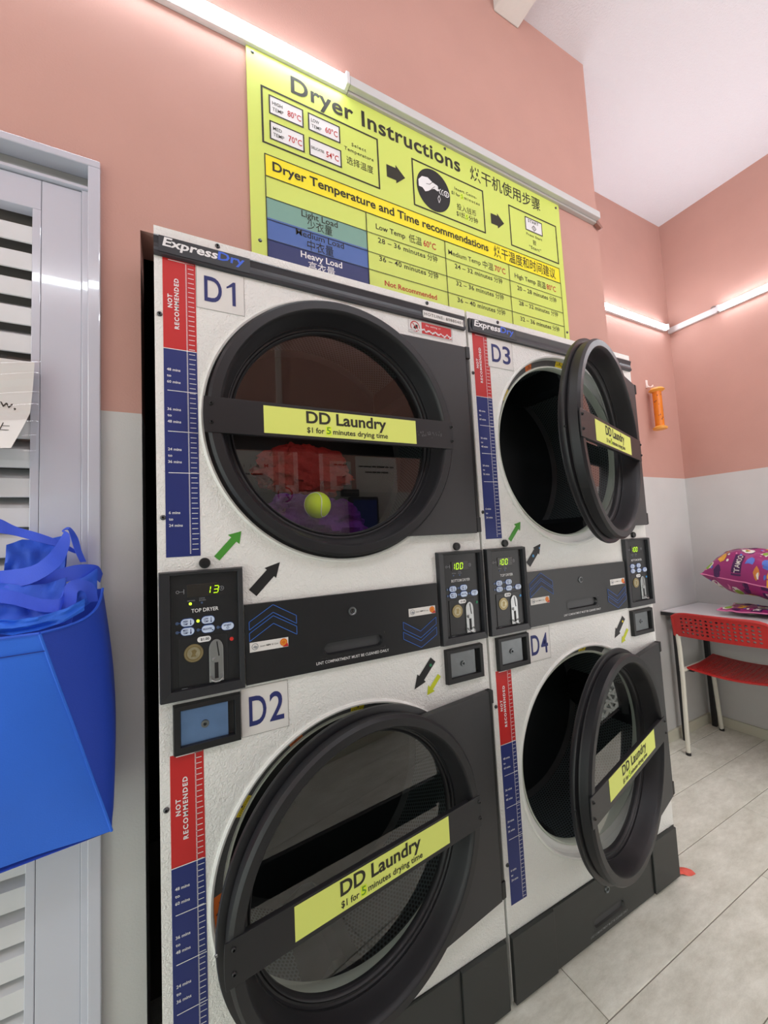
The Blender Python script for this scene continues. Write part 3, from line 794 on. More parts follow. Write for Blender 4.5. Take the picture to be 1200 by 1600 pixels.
def load_chart(D, x0, x1, zt, zr, zb, lines, texts, last=False):
    b = MB(); y = -0.0006
    b.box(x0, x1, y, 0, zr, zt, REDF); b.box(x0, x1, y, 0, zb, zr, NAVYF)
    chart = b.build('load_chart', D)
    d = MB(); y2 = -0.0012
    xm = x0 + 0.0415
    z = zt - 0.004; k = 0
    d.rect(x0 + 0.010, x1 - 0.002, zt - 0.0045, zt - 0.0030, y2, WHT)
    d.rect(x0, x1 - 0.001, zr - 0.0006, zr + 0.0009, y2, WHT)
    while z > zb + 0.004:
        d.rect(x1 - 0.0145, x1 - 0.0035 if k % 5 else x1 - 0.002, z - 0.0006, z + 0.0006, y2, WHT)
        for q in range(4):
            zz = z - 0.00255 * q
            if zz > zb + 0.003:
                d.rect(xm, xm + 0.0022, zz - 0.00065, zz + 0.00065, y2, WHT)
        z -= 0.0102; k += 1
    for z in lines:
        d.rect(x0 + 0.006, x1 - 0.0005, z - 0.0007, z + 0.0007, y2, WHT)
    for (z, rows) in texts:
        for i, s_ in enumerate(rows):
            d.text(s_, x0 + 0.0055, x0 + 0.0055 + (0.0075 if s_ == 'to' else (0.024 if len(s_) > 6 else 0.020)), z - i * 0.0125, 0.0052, y2, WHT, 0.016)
    h = (zt - zr)
    d.text('NOT', zr + h * 0.45, zr + h * 0.60, x0 + 0.0165, 0.0078, y2, WHT, 0.03, rot=True)
    d.text('RECOMMENDED', zr + h * 0.225, zr + h * 0.785, x0 + 0.0285, 0.0078, y2, WHT, 0.03, rot=True)
    d.build('chart_print', chart)

def arrow_pts(tail, tip, w_, hw, hl):
    dx, dz = tip[0] - tail[0], tip[1] - tail[1]; L = math.hypot(dx, dz); ux, uz = dx / L, dz / L; nx, nz = -uz, ux
    nb = (tip[0] - ux * hl, tip[1] - uz * hl)
    return [(tail[0] + nx * w_, tail[1] + nz * w_), (nb[0] + nx * w_, nb[1] + nz * w_), (nb[0] + nx * hw, nb[1] + nz * hw), tip,
            (nb[0] - nx * hw, nb[1] - nz * hw), (nb[0] - nx * w_, nb[1] - nz * w_), (tail[0] - nx * w_, tail[1] - nz * w_)]

def make_door(D, cz, theta, lab, scuff=0):
    """round door; local origin on the hinge line"""
    cx = CX - HX
    def sh(x, y, z):
        return (x - HX, y, z)
    b = MB()
    prof = [(0.262, 0.014), (0.300, 0.0145), (0.312, 0.011), (0.3155, 0.004), (0.3145, -0.002), (0.3100, -0.0035), (0.2985, -0.0045), (0.2975, -0.0085), (0.3025, -0.0100), (0.3030, -0.0300),
            (0.2990, -0.0345), (0.2970, -0.0365), (0.2805, -0.0365), (0.2780, -0.0345), (0.2745, -0.024), (0.270, -0.006), (0.2655, 0.010), (0.2620, 0.018), (0.2600, 0.0215), (0.2565, 0.0225),
            (0.2530, 0.0205), (0.2505, 0.0225), (0.2490, 0.028), (0.2490, 0.036), (0.258, 0.037), (0.262, 0.034)]
    b.lathe(prof, cx, 0, BLACKP, 120, close=True)
    door = b.build('door', D, loc=(HX, HY, cz), rotz=theta, normals=True)
    # rubber gasket on the back
    g = MB(); g.lathe([(0.270, 0.013), (0.276, 0.022), (0.290, 0.022), (0.296, 0.013)], cx, 0, BLACKG, 96); g.build('gasket', door)
    # hinge plate
    p = MB(); pts = [(0.7715, 0.2655), (0.7715, -0.2640)]
    a1 = math.asin(0.264 / 0.292)
    pts += [(CX + 0.292 * cos(-a1 + 2 * a1 * k / 24), 0.292 * sin(-a1 + 2 * a1 * k / 24)) for k in range(25)]
    p2 = MB(sh); p2.poly(pts, -0.0225, BLACKM, -0.005); hp = p2.build('hinge_plate', door, bevel=0.0012, normals=True)
    q = MB(sh); q.box(0.7735, 0.7845, -0.020, -0.006, -0.262, 0.267, BLACKG); q.box(0.7715, 0.7865, -0.0245, -0.006, 0.232, 0.267, BLACKG); q.box(0.7715, 0.7865, -0.0235, -0.006, -0.262, -0.220, BLACKG)
    q.build('hinge', door, bevel=0.002)
    # glass
    g = MB(); g.lathe([(0.0, 0.030), (0.12, 0.030), (0.2500, 0.030)], cx, 0, PANE, 96); g.build('glass_pane', door)
    # cross bar
    q = MB(sh); pts = []
    for k in range(9):
        z = 0.036 - 0.0735 * k / 8; pts.append((CX - math.sqrt(0.3105 ** 2 - z * z), z))
    pts += [(0.697, -0.0375), (0.697, 0.036)]
    q.poly(pts, -0.0385, BLACKP, -0.0355); q.box(0.12, 0.66, -0.0355, -0.027, 0.0325, 0.0355, BLACKP); q.box(0.12, 0.66, -0.0355, -0.027, -0.037, -0.034, BLACKP)
    bar = q.build('cross_bar', door, bevel=0.0008, normals=True)
    for x in (0.1018, 0.6925):
        for z in (0.0215, -0.0165):
            screw_head('screw', door, x - HX, -0.0385, z, 0.0042, BLACKG)
    screw_head('latch_stud', door, 0.083 - HX, -0.001, -0.005, 0.003, STEEL).rotation_euler = (0, 0, rad(-75))
    x0, x1, z0, z1 = lab
    q = MB(sh); y = -0.0391
    q.box(x0, x1, y, -0.0385, z0, z1, LABELY)
    k = (x1 - x0) / 0.377; c = x0 + 0.092 * k
    y2 = y - 0.0005
    H = z1 - z0
    q.text('DD Laundry', c, c + 0.200 * k, z0 + H * 0.50, H * 0.43, y2, INK, 0.024)
    q.text('$1 for', c + 0.001, c + 0.041 * k, z0 + H * 0.13, H * 0.20, y2, INK, 0.016)
    q.rect(c + 0.045 * k, c + 0.058 * k, z0 + H * 0.08, z0 + H * 0.42, y2, HILITE)
    q.text('5', c + 0.0465 * k, c + 0.0565 * k, z0 + H * 0.13, H * 0.26, y2 - 0.0004, GREENPEN, 0.008)
    q.text('minutes drying time', c + 0.062 * k, c + 0.203 * k, z0 + H * 0.13, H * 0.20, y2, INK, 0.016)
    q.build('shop_label', door)
    if scuff:
        q = MB(sh)
        for k in range(34):
            xx = 0.584 + 0.075 * random.random() ** 0.8; zz = -0.004 + random.uniform(-0.009, 0.007)
            q.rect(xx, xx + random.uniform(.001, .004), zz, zz + random.uniform(.001, .005), -0.0387, mat('glue_residue', (78, 78, 80), rough=0.7))
        q.build('glue_residue', door)
    return door

def make_dryer(name, label, ox, top_digits, bot_digits, theta_top, theta_bot, names, dots, lifters, first):
    D = thing(name, label, 'dryer', (ox, 0, 0))
    H = 1.898; zt, zb = 1.508, 0.5525; R = 0.3165
    b = MB()
    circle_panel(b, 1.125, H, zt, R, ENAMEL)
    circle_panel(b, 0.176, 0.950, zb, R, ENAMEL)
    W0, W1 = 0.003, 0.795
    b.add([(W0, 0, 0.950), (W1, 0, 0.950), (W1, 0, 1.125), (W0, 0, 1.125)], [(0, 1, 2, 3)], ENAMEL)
    # folded edges and carcass
    b.add([(W0, 0, 0.0), (W0, 0.02, 0.0), (W0, 0.02, H), (W0, 0, H)], [(0, 1, 2, 3)], WHITE_SM)
    b.add([(W1, 0, 0.0), (W1, 0.02, 0.0), (W1, 0.02, H), (W1, 0, H)], [(0, 1, 2, 3)], WHITE_SM)
    b.add([(W0, 0, 0.014), (W0 + 0.003, 0, 0.014), (W0 + 0.003, 0, 0.18), (W0, 0, 0.18)], [(0, 1, 2, 3)], WHITE_SM)
    b.add([(W0, 0, H), (W1, 0, H), (W1, 0.02, H), (W0, 0.02, H)], [(0, 1, 2, 3)], WHITE_SM)
    b.add([(W0 + .004, 0.02, 0.0), (W0 + .004, 0.98, 0.0), (W0 + .004, 0.98, H - .003), (W0 + .004, 0.02, H - .003), (W1 - .004, 0.02, 0.0), (W1 - .004, 0.98, 0.0), (W1 - .004, 0.98, H - .003), (W1 - .004, 0.02, H - .003)],
          [(0, 1, 2, 3), (4, 5, 6, 7), (1, 5, 6, 2), (3, 2, 6, 7), (0, 3, 2, 1), (0, 1, 5, 4)], DARKSIDE)
    b.build('cabinet', D)
    for cz, tag_ in ((zt, 0), (zb, 1)):
        q = MB()
        q.lathe([(0.3175, 0.0), (0.3170, -0.004), (0.3130, -0.0065), (0.3090, -0.005), (0.3080, 0.004)], CX, cz, WHITE_SM, 120)
        q.lathe([(0.3080, 0.004), (0.3080, 0.012), (0.289, 0.020)], CX, cz, WHITE_SM, 120)
        q.lathe([(0.289, 0.020), (0.2880, 0.0170), (0.2845, 0.0165), (0.2825, 0.021), (0.282, 0.034), (0.285, 0.045)], CX, cz, RIDGE, 120)
        q.lathe([(0.285, 0.045), (0.345, 0.050)], CX, cz, DARKSIDE, 96)
        sr = q.build('door_surround', D)
        q = MB()
        def arc(a0, a1, mt, r0=0.2905, r1=0.3065):
            q.lathe([(r1, 0.0115), (r0, 0.0185)], CX, cz, mt, max(4, int(abs(a1 - a0) / 3)), a0, a1)
        cuts = [(67.5, 84.8, RINGG), (84.8, 91.2, WYEL), (91.2, 114.5, RINGG), (114.5, 120.6, AMBER), (120.6, 142.6, RINGG), (142.6, 150.7, WYEL), (150.7, 177.0, RINGG), (177.0, 189.0, AMBER)]
        for a0, a1, mt in cuts:
            arc(a0, a1, mt)
        wr = q.build('warning_ring', D)
        # warning words and triangles, lettered along the ring
        for (a, s_) in ((88.0, 'CAUTION'), (117.5, 'WARNING'), (146.6, 'ATTENTION'), (183.0, 'WARNING')):
            q = MB()
            def fn(u, v, a=a, inv=(a > 140)):
                th = rad(a) - u / 0.298 if not inv else rad(a) - u / 0.298
                r = 0.2935 + v
                return (CX + r * cos(th), 0.0165 - (r - 0.2905) * 0.4375 - 0.0006, cz + r * sin(th))
            hw = {88.0: 0.0145, 117.5: 0.0140, 146.6: 0.0185, 183.0: 0.020}[a]
            q.text(s_, -hw, hw, 0, 0.0036, 0, PURE, 0.02, fn=fn)
            tri = [(-0.0032, 0.005), (0.0032, 0.005), (0.0, 0.0105)]
            q.add([fn(u, v) for u, v in tri], [(0, 1, 2)], PURE)
            q.build('warning_word', wr)
        q = MB()
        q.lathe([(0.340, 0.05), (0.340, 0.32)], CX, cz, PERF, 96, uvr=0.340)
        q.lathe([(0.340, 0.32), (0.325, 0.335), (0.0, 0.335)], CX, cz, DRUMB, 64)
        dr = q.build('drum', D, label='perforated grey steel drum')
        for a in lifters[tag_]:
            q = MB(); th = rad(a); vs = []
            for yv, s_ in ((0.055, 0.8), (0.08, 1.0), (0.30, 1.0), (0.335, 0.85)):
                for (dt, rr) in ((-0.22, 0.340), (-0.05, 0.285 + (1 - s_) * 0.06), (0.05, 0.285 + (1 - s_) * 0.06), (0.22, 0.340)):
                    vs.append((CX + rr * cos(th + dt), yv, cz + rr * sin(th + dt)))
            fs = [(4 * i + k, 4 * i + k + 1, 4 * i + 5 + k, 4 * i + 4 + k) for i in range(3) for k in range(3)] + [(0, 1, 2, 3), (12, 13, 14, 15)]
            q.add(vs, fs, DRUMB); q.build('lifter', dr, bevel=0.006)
    # header band
    q = MB(); n = 8
    pts = [(-0.0010, 1.8335), (-0.0085, 1.8345), (-0.0100, 1.8400), (-0.0070, 1.8480), (-0.0065, 1.8560), (-0.0085, 1.8650), (-0.0100, 1.8700), (-0.0080, 1.8735), (-0.0010, 1.8740)]
    vs = []
    for x in (0.003, 0.788):
        vs += [(x, p[0], p[1]) for p in pts]
    m = len(pts)
    q.add(vs, [(i, i + 1, m + i + 1, m + i) for i in range(m - 1)] + [tuple(range(m)), tuple(range(m, 2 * m))], BAND)
    q.box(0.012, 0.188, -0.0108, -0.006, 1.838, 1.8720, mat('band_plate', (36, 39, 44), rough=0.4))
    band = q.build('header_band', D, normals=True)
    q = MB(); y = -0.0113
    q.text('Express', 0.0185, 0.1205, 1.8515, 0.0178, y, WHT, 0.026, shear=0.2, plain=True)
    q.text('Dry', 0.1215, 0.1755, 1.8515, 0.0178, y, BLUET, 0.024, shear=0.1, plain=True)
    q.build('band_lettering', band)
    if first:
        q = MB(); q.box(0.6415, 0.7785, -0.0112, -0.0075, 1.8390, 1.8585, PAPER); q.text('HOTLINE: 80880401', 0.645, 0.775, 1.8445, 0.0085, -0.0117, INK); q.build('hotline_label', D)
        q = MB(); q.box(0.596, 0.7445, -0.0008, 0, 1.7925, 1.8335, PAPER); y = -0.0013
        q.frame(0.598, 0.7425, 1.7945, 1.8315, 0.0008, y, GREYT)
        q.rect(0.640, 0.740, 1.797, 1.829, y, REDF); q.ring(0.6185, 1.8125, 0.0125, 0.0150, y, REDT, 28)
        q.poly([(0.6130, 1.807), (0.6215, 1.8045), (0.624, 1.811), (0.616, 1.8135)], y, INK); q.poly([(0.6205, 1.806), (0.6265, 1.806), (0.6275, 1.818), (0.6195, 1.818)], y, INK)
        q.line((0.6105, 1.821), (0.6265, 1.8035), 0.0022, y - 0.0004, REDT)
        q.text('No eating or', 0.654, 0.704, 1.8195, 0.0050, y - 0.0004, WHT, 0.008)
        for k in range(60):
            u = k / 59; xx = 0.598 + 0.146 * u; zz = 1.8065 - 0.003 * u + 0.0035 * sin(u * 46) * (1 if u > 0.28 else 0.3) - (0.004 if u < 0.2 else 0) + random.uniform(-.0015, .0015)
            q.rect(xx, xx + random.uniform(.002, .004), zz - 0.002, zz + random.uniform(.001, .0035), y - 0.0008, WHT)
        q.build('no_eating_sticker', D)
    # load charts
    tx = lambda z: ('48 mins', 'to', '60 mins')
    load_chart(D, 0.018, 0.0785, 1.8345, 1.643, 1.2255, (1.557, 1.474, 1.391),
               ((1.5975, ('48 mins', 'to', '60 mins')), (1.5165, ('36 mins', 'to', '48 mins')), (1.4355, ('24 mins', 'to', '36 mins')), (1.3095, ('6 mins', 'to', '24 mins'))))
    load_chart(D, 0.020, 0.0770, 0.856, 0.657, 0.243, (0.575, 0.491, 0.408),
               ((0.6175, ('48 mins', 'to', '60 mins')), (0.5345, ('36 mins', 'to', '48 mins')), (0.452, ('24 mins', 'to', '36 mins')), (0.3265, ('6 mins', 'to', '24 mins'))))
    # number cards
    for (nm, x0, x1, z0, z1) in ((names[0], 0.0795 if first else 0.073, 0.1755, 1.742, 1.833), (names[1], 0.1475, 0.2425, 0.856, 0.9515)):
        q = MB(); q.box(x0, x1, -0.0008, 0, z0, z1, PAPER); q.frame(x0, x1, z0, z1, 0.0006, -0.0011, PAPEREDGE)
        W_ = x1 - x0; hh = z1 - z0
        zz = z0 + 0.20 * hh
        q.text(nm[0], x0 + 0.16 * W_, x0 + 0.52 * W_, zz, 0.59 * hh, -0.0014, NAVY, 0.012)
        if nm[1] == '1':
            a, c_, h_ = x0 + 0.62 * W_, x0 + 0.81 * W_, 0.59 * hh
            q.poly([(c_ - 0.0068, zz), (c_, zz), (c_, zz + h_), (c_ - 0.0045, zz + h_), (a + 0.003, zz + h_ * 0.80), (a, zz + h_ * 0.76), (a, zz + h_ * 0.68), (c_ - 0.0068, zz + h_ * 0.80)], -0.0014, NAVY)
        else:
            q.text(nm[1], x0 + 0.59 * W_, x0 + 0.90 * W_, zz, 0.59 * hh, -0.0014, NAVY, 0.012)
        q.build('number_card', D)
    # control panels, lint panel, coin boxes
    control_panel(D, 0.0045, 'TOP DRYER', top_digits, dots[0], first, first)
    control_panel(D, 0.6405, 'BOTTOM DRYER', bot_digits, dots[1], False, False)
    for x in (0.0855, 0.7105):
        q = MB(); q.lathe([(0.0, -0.0075), (0.0045, -0.0075), (0.005, -0.0085), (0.0095, -0.008), (0.0105, -0.006), (0.0105, 0)], 0, 0, BLACKG, 24); q.build('panel_lock', D, loc=(x, 0, 1.2105))
    def lint(z0, z1, x0, x1, y, mt, dz, marks):
        q = MB(); sx0, sx1, sz0, sz1 = x0 + 0.166, x0 + 0.312, z0 + 0.030, z0 + 0.056
        r = (sz1 - sz0) / 2; m = 8
        hole = [(sx1 - r + r * cos(-PI / 2 + PI * k / m), (sz0 + sz1) / 2 + r * sin(-PI / 2 + PI * k / m)) for k in range(m + 1)] + [(sx0 + r + r * cos(PI / 2 + PI * k / m), (sz0 + sz1) / 2 + r * sin(PI / 2 + PI * k / m)) for k in range(m + 1)]
        N = len(hole)
        mx_, mz = (sx0 + sx1) / 2, (sz0 + sz1) / 2
        vs = [(p[0], y, p[1]) for p in hole]
        # ring to an enclosing box, then four strips
        bx0, bx1, bz0, bz1 = sx0 - 0.006, sx1 + 0.006, sz0 - 0.006, sz1 + 0.006
        out = []
        for p in hole:
            dx, dz_ = p[0] - mx_, p[1] - mz
            if abs(dz_) > 0.9 * r:
                out.append((p[0], y, bz1 if dz_ > 0 else bz0))
            else:
                out.append((bx1 if dx > 0 else bx0, y, mz + dz_ * (r + 0.006) / r))
        out[0] = (hole[0][0], y, bz0)
        vs += out
        vs += [(p[0] + (mx_ - p[0]) * 0.04, -0.0008, p[1] + (mz - p[1]) * 0.1 + 0.001) for p in hole]
        fs = [(i, (i + 1) % N, N + (i + 1) % N, N + i) for i in range(N)] + [(i, (i + 1) % N, 2 * N + (i + 1) % N, 2 * N + i) for i in range(N)]
        q.add(vs, fs, mt); q.add(vs[2 * N:], [tuple(range(N))], mat('slot_grey', (62, 63, 66), rough=0.45))
        for (a, b_, c, d_) in ((x0, x1, z0, bz0), (x0, x1, bz1, z1), (x0, bx0, bz0, bz1), (bx1, x1, bz0, bz1)):
            q.add([(a, y, c), (b_, y, c), (b_, y, d_), (a, y, d_)], [(0, 1, 2, 3)], mt)
        for k, (a, b_, c, d_) in enumerate(((bx1, bx1, bz0, bz1),)):
            pass
        # corner fills of the enclosing box
        for (cx_, cz_) in ((bx0, bz0), (bx0, bz1), (bx1, bz0), (bx1, bz1)):
            hx = sx0 + r if cx_ == bx0 else sx1 - r
            q.add([(cx_, y + 0.0002, cz_), (hx, y + 0.0002, cz_), (cx_, y + 0.0002, mz)], [(0, 1, 2)], mt)
        for (a, b_) in (((x0, z0), (x1, z0)), ((x1, z0), (x1, z1)), ((x1, z1), (x0, z1)), ((x0, z1), (x0, z0))):
            q.add([(a[0], y, a[1]), (b_[0], y, b_[1]), (b_[0], 0, b_[1]), (a[0], 0, a[1])], [(0, 1, 2, 3)], mt)
        p = q.build('lint_door', D)
        q = MB(); q.pill(sx0 - 0.006, sx1 + 0.006, sz0 - 0.006, sz1 + 0.006, 0, mt)
        q = MB(); q.ring((sx0 + r), mz, r + 0.0028, r + 0.0042, y - 0.0006, BEZEL, 14, 90, 270); q.ring((sx1 - r), mz, r + 0.0028, r + 0.0042, y - 0.0006, BEZEL, 14, -90, 90)
        q.rect(sx0 + r, sx1 - r, sz1 + 0.0028, sz1 + 0.0042, y - 0.0006, BEZEL); q.rect(sx0 + r, sx1 - r, sz0 - 0.0042, sz0 - 0.0028, y - 0.0006, BEZEL); q.build('pull_rim', p)
        q = MB(); q.text('LINT COMPARTMENT MUST BE CLEANED DAILY', x0 + 0.147, x0 + 0.327, z0 + 0.013, 0.0060, y - 0.0006, WHT if marks else GREYT, 0.010); q.build('lint_notice', p)
        q = MB(); q.lathe([(0.0055, 0), (0.0055, -0.002), (0.0075, -0.0035), (0.0095, -0.003), (0.0102, 0)], 0, 0, DSTEEL, 24); q.disc(0, 0, 0.0055, -0.001, PURE, 12); q.ring(0, 0, 0.0022, 0.0034, -0.0016, DSTEEL, 12, 120, 420)
        q.build('lock', p, loc=(x0 + 0.237, y, z0 + 0.119 if marks else z0 + 0.115))
        return p
    yl = -0.0085
    p = lint(0.9585, 1.1195, 0.158, 0.6345, yl, BLACKC, 0, True)
    y = yl - 0.0007
    for pts in ([(0.166, 1.084), (0.215, 1.114), (0.264, 1.085), (0.264, 1.068), (0.215, 1.098), (0.166, 1.068)], [(0.166, 1.061), (0.215, 1.091), (0.264, 1.062), (0.264, 1.045), (0.215, 1.075), (0.166, 1.045)]):
        q = MB(); q.poly(pts, y, CHEVFILL if not first else BLACKC); q.pline(pts, 0.0013, y - 0.0004, CHEV); q.build('chevron_print', p)
    for pts in ([(0.528, 1.034), (0.577, 1.005), (0.6255, 1.034), (0.6255, 1.0165), (0.577, 0.989), (0.528, 1.017)], [(0.527, 1.010), (0.577, 0.981), (0.6255, 1.009), (0.6255, 0.990), (0.577, 0.965), (0.527, 0.993)]):
        q = MB(); q.poly(pts, y, CHEVFILL); q.pline(pts, 0.0013, y - 0.0004, CHEV); q.build('chevron_print', p)
    for (x0, z0) in ((0.166, 1.0225), (0.546, 1.0440)):
        q = MB(); q.box(x0, x0 + 0.079, y, yl, z0, z0 + 0.0195, PAPER)
        q.ring(x0 + 0.0105, z0 + 0.0105, 0.0055, 0.0068, y - 0.0004, GREYT, 16); q.poly([(x0 + .006, z0 + .009), (x0 + .013, z0 + .006), (x0 + .016, z0 + .010), (x0 + .010, z0 + .013)], y - 0.0004, GREYT)
        q.text('Insert', x0 + 0.021, x0 + 0.031, z0 + 0.0085, 0.0032, y - 0.0004, INK); q.text('NEW', x0 + 0.033, x0 + 0.0425, z0 + 0.0085, 0.0032, y - 0.0004, INK, 0.03); q.text('$1 Coin', x0 + 0.0445, x0 + 0.0575, z0 + 0.0085, 0.0032, y - 0.0004, INK)
        q.disc(x0 + 0.069, z0 + 0.0105, 0.0078, y - 0.0004, AMBER, 20); q.ring(x0 + 0.069, z0 + 0.0105, 0.0040, 0.0052, y - 0.0008, BY, 16); q.poly([(x0 + .066, z0 + .001), (x0 + .079, z0 + .001), (x0 + .077, z0 + .008)], y - 0.0009, REDF)
        q.build('coin_sticker', p)
    lock_box(D, 0.0255, 0.1465, 0.8565, 0.9475, BSTEEL if first else DSTEEL)
    lock_box(D, 0.6500, 0.7720, 0.8560, 0.9445, DSTEEL)
    # kick panels
    p = lint(0.013, 0.1745, 0.1645, 0.6380, -0.0065, KICK, 0, False)
    for x0, x1 in ((0.0055, 0.1635), (0.6390, 0.7850)):
        q = MB(); q.box(x0, x1, -0.0125, 0, 0.013, 0.1755, KICK); q.build('kick_panel', D, bevel=0.0015)
    q = MB(); q.box(0.02, 0.78, 0.004, 0.03, 0.0, 0.02, DARKSIDE); q.build('plinth', D)
    # arrows
    def arrow(nm, tail, tip, w_, hw, hl, mt, lab):
        o = MB().poly(arrow_pts(tail, tip, w_, hw, hl), -0.0009, mt).build(nm, D); o['label'] = lab
        return o
    arrow('arrow_sticker', (0.108, 1.218), (0.1565, 1.2715), 0.0068, 0.0150, 0.0225, GREENA, 'green arrow sticker')
    arrow('arrow_sticker', (0.176, 1.1415), (0.2345, 1.2015), 0.0105, 0.0165, 0.030, BLACKV, 'upper black arrow sticker')
    arrow('arrow_sticker', (0.615, 0.9265), (0.5555, 0.8645), 0.0095, 0.0165, 0.032, BLACKV, 'lower black arrow sticker')
    arrow('arrow_sticker', (0.6315, 0.884), (0.5915, 0.8425), 0.0058, 0.0130, 0.0200, YGREEN, 'lime arrow sticker')
    q = MB(); q.disc(0.6065, 0.914, 0.004, -0.0014, GDOT if first else WYEL, 14)
    if not first:
        q.disc(0.199, 1.1665, 0.0045, -0.0014, BDOT, 14); q.disc(0.228, 1.189, 0.0028, -0.0014, BDOT, 12)
    q.build('dot_sticker', D)
    # screws
    for (x, z) in ((0.123, 1.889), (0.663, 1.889), (0.012, 1.712), (0.0135, 1.303), (0.013, 0.763), (0.0155, 0.348), (0.788, 1.712), (0.788, 1.303), (0.788, 0.762)):
        screw_head('screw', D, x, 0, z)
    lab1 = (0.204, 0.581, -0.031, 0.0285) if first else (0.199, 0.557, -0.032, 0.0270)
    lab2 = (0.208, 0.588, -0.028, 0.0315) if first else (0.201, 0.5765, -0.0225, 0.0345)
    make_door(D, zt, theta_top, lab1, 1 if first else 0)
    make_door(D, zb, theta_bot, lab2, 0)
    return D
make_dryer('tumble_dryer', 'nearer stacked tumble dryer pair with number cards D1 and D2', 0.0, ' 13', '100', rad(-0.6), 0.1226, ('D1', 'D2'), (RDOT, GDOT), ((30, 150, 270), (20, 140, 262)), True)
make_dryer('tumble_dryer', 'farther stacked tumble dryer pair with number cards D3 and D4', 0.8, '100', '100', 0.3119, 0.2374, ('D3', 'D4'), (BDOT, BDOT), ((66, 186, -54), (4, 124, 244)), False)

# laundry in the top drum of the first dryer
def heap(name, label, cat, cx, cy, cz, rx, ry, rz, mt, seed, amp=0.22, fq=3.0):
    b = MB()
    def fn(u, v):
        a = 2 * PI * u; p = PI * v
        d = Vector((cos(a) * sin(p), sin(a) * sin(p), cos(p)))
        k = 1 + amp * noise.noise(d * fq + Vector((seed, 0, 0))) + amp * 0.5 * noise.noise(d * fq * 2.6 + Vector((0, seed, 0))) + amp * 0.6 * abs(noise.noise(d * fq * 1.5 + Vector((0, 0, seed))))
        return (d.x * rx * k, d.y * ry * k, d.z * rz * k)
    b.grid(fn, 56, 36, mt, closeu=True)
    o = b.build(name, loc=(cx, cy, cz)); return tag(o, label, cat)
heap('garment', 'crumpled purple garment at the bottom of the D1 drum', 'clothes', 0.365, 0.205, 1.285, 0.150, 0.075, 0.082, CLP, 3.1, 0.28)
heap('garment', 'bunched red garment behind the tennis ball in the D1 drum', 'clothes', 0.375, 0.270, 1.455, 0.135, 0.042, 0.075, CLR, 9.4, 0.25)
b = MB(); b.grid(lambda u, v: (0.0335 * cos(2 * PI * u) * sin(PI * v), 0.0335 * sin(2 * PI * u) * sin(PI * v), 0.0335 * cos(PI * v)), 36, 20, BALL, closeu=True)
tb = b.build('tennis_ball', loc=(0.352, 0.085, 1.334)); tag(tb, 'yellow tennis ball behind the glass of dryer D1', 'ball')
b = MB(); pts = []
for k in range(61):
    tt = 2 * PI * k / 60; A, B_, Cc = 0.0235, 0.0095, 0.0235
    p = Vector((A * cos(tt) + B_ * cos(3 * tt), A * sin(tt) - B_ * sin(3 * tt), 2 * math.sqrt(A * B_) * sin(2 * tt))).normalized() * 0.0336
    pts.append(tuple(p))
b.tube(pts, 0.0009, WHT, 6, False).build('seam', tb)

# ------------------------------------------------------------------ louvred door on the left
dr = MB()
YD = YB - 0.012
dr.box(DL, DR_, YD, YB + 0.03, 2.061, DT, DOORM)
dr.box(DR_ - 0.0215, DR_, YD, YB + 0.03, 0, 2.061, DOORM)
dr.box(DL, DL + 0.022, YD, YB + 0.03, 0, 2.061, DOORM)
door = dr.build('door_1', bevel=0.002, kind='structure')
q = MB(); q.box(DL + 0.022, DR_ - 0.0215, YB + 0.028, YB + 0.034, 2.017, 2.061, mat('door_reveal', (150, 154, 152), rough=0.5)); q.box(DL + 0.022, DR_ - 0.0215, YB - 0.004, YB + 0.03, 2.012, 2.0185, DOORM); q.build('head_rail', door, bevel=0.001)
q = MB(); q.box(-0.133, DR_ - 0.0215, YB + 0.002, YB + 0.03, 0, 2.012, DOORM); q.build('door_stop', door, bevel=0.0015)
q = MB(); q.box(-0.2000, -0.1335, YB + 0.006, YB + 0.035, 0.01, 2.010, DOORM); q.build('stile', door, bevel=0.0012)
q = MB(); q.box(-0.2145, -0.2005, YB + 0.0055, YB + 0.04, 0.09, 1.945, DOORM); q.build('louvre_channel', door, bevel=0.0012)
q = MB(); q.box(DL + 0.024, -0.2008, YB + 0.0062, YB + 0.035, 1.9455, 2.010, DOORM); q.build('top_rail', door, bevel=0.0012)
q = MB(); q.box(DL + 0.024, -0.2008, YB + 0.0062, YB + 0.035, 0.01, 0.09, DOORM); q.build('bottom_rail', door, bevel=0.0012)
q = MB(); q.box(DL + 0.022, DL + 0.085, YB + 0.006, YB + 0.035, 0.01, 1.945, DOORM); q.build('stile', door, bevel=0.0012)
q = MB(); q.box(DL, DR_, YB + 0.064, YB + 0.068, 0, DT, mat('louvre_shade', (128, 122, 118), rough=0.8)); q.build('shade_backing', door)  # sheet whose grey-brown colour imitates the shade between the slats
sl = None
for k in range(33):
    z = 1.9405 - 0.0572 * k
    if z < 0.12:
        break
    if sl is None:
        b = MB(); x0, x1 = DL + 0.085, -0.2146
        # section: front lip, sloping blade rising to the back
        sec = [(0.008, -0.034), (0.0105, -0.035), (0.0115, 0.0), (0.052, 0.024), (0.0505, 0.026), (0.009, 0.0015)]
        vs = [(x0, YB + p[0], p[1]) for p in sec] + [(x1, YB + p[0], p[1]) for p in sec]; m = len(sec)
        b.add(vs, [(i, (i + 1) % m, m + (i + 1) % m, m + i) for i in range(m)] + [tuple(range(m)), tuple(range(m, 2 * m))], LOUV)
        sl = b.build('louvre_slat', door, loc=(0, 0, z - 0.036), normals=True)
    else:
        copy_part(sl, door, (0, 0, z - 0.036))

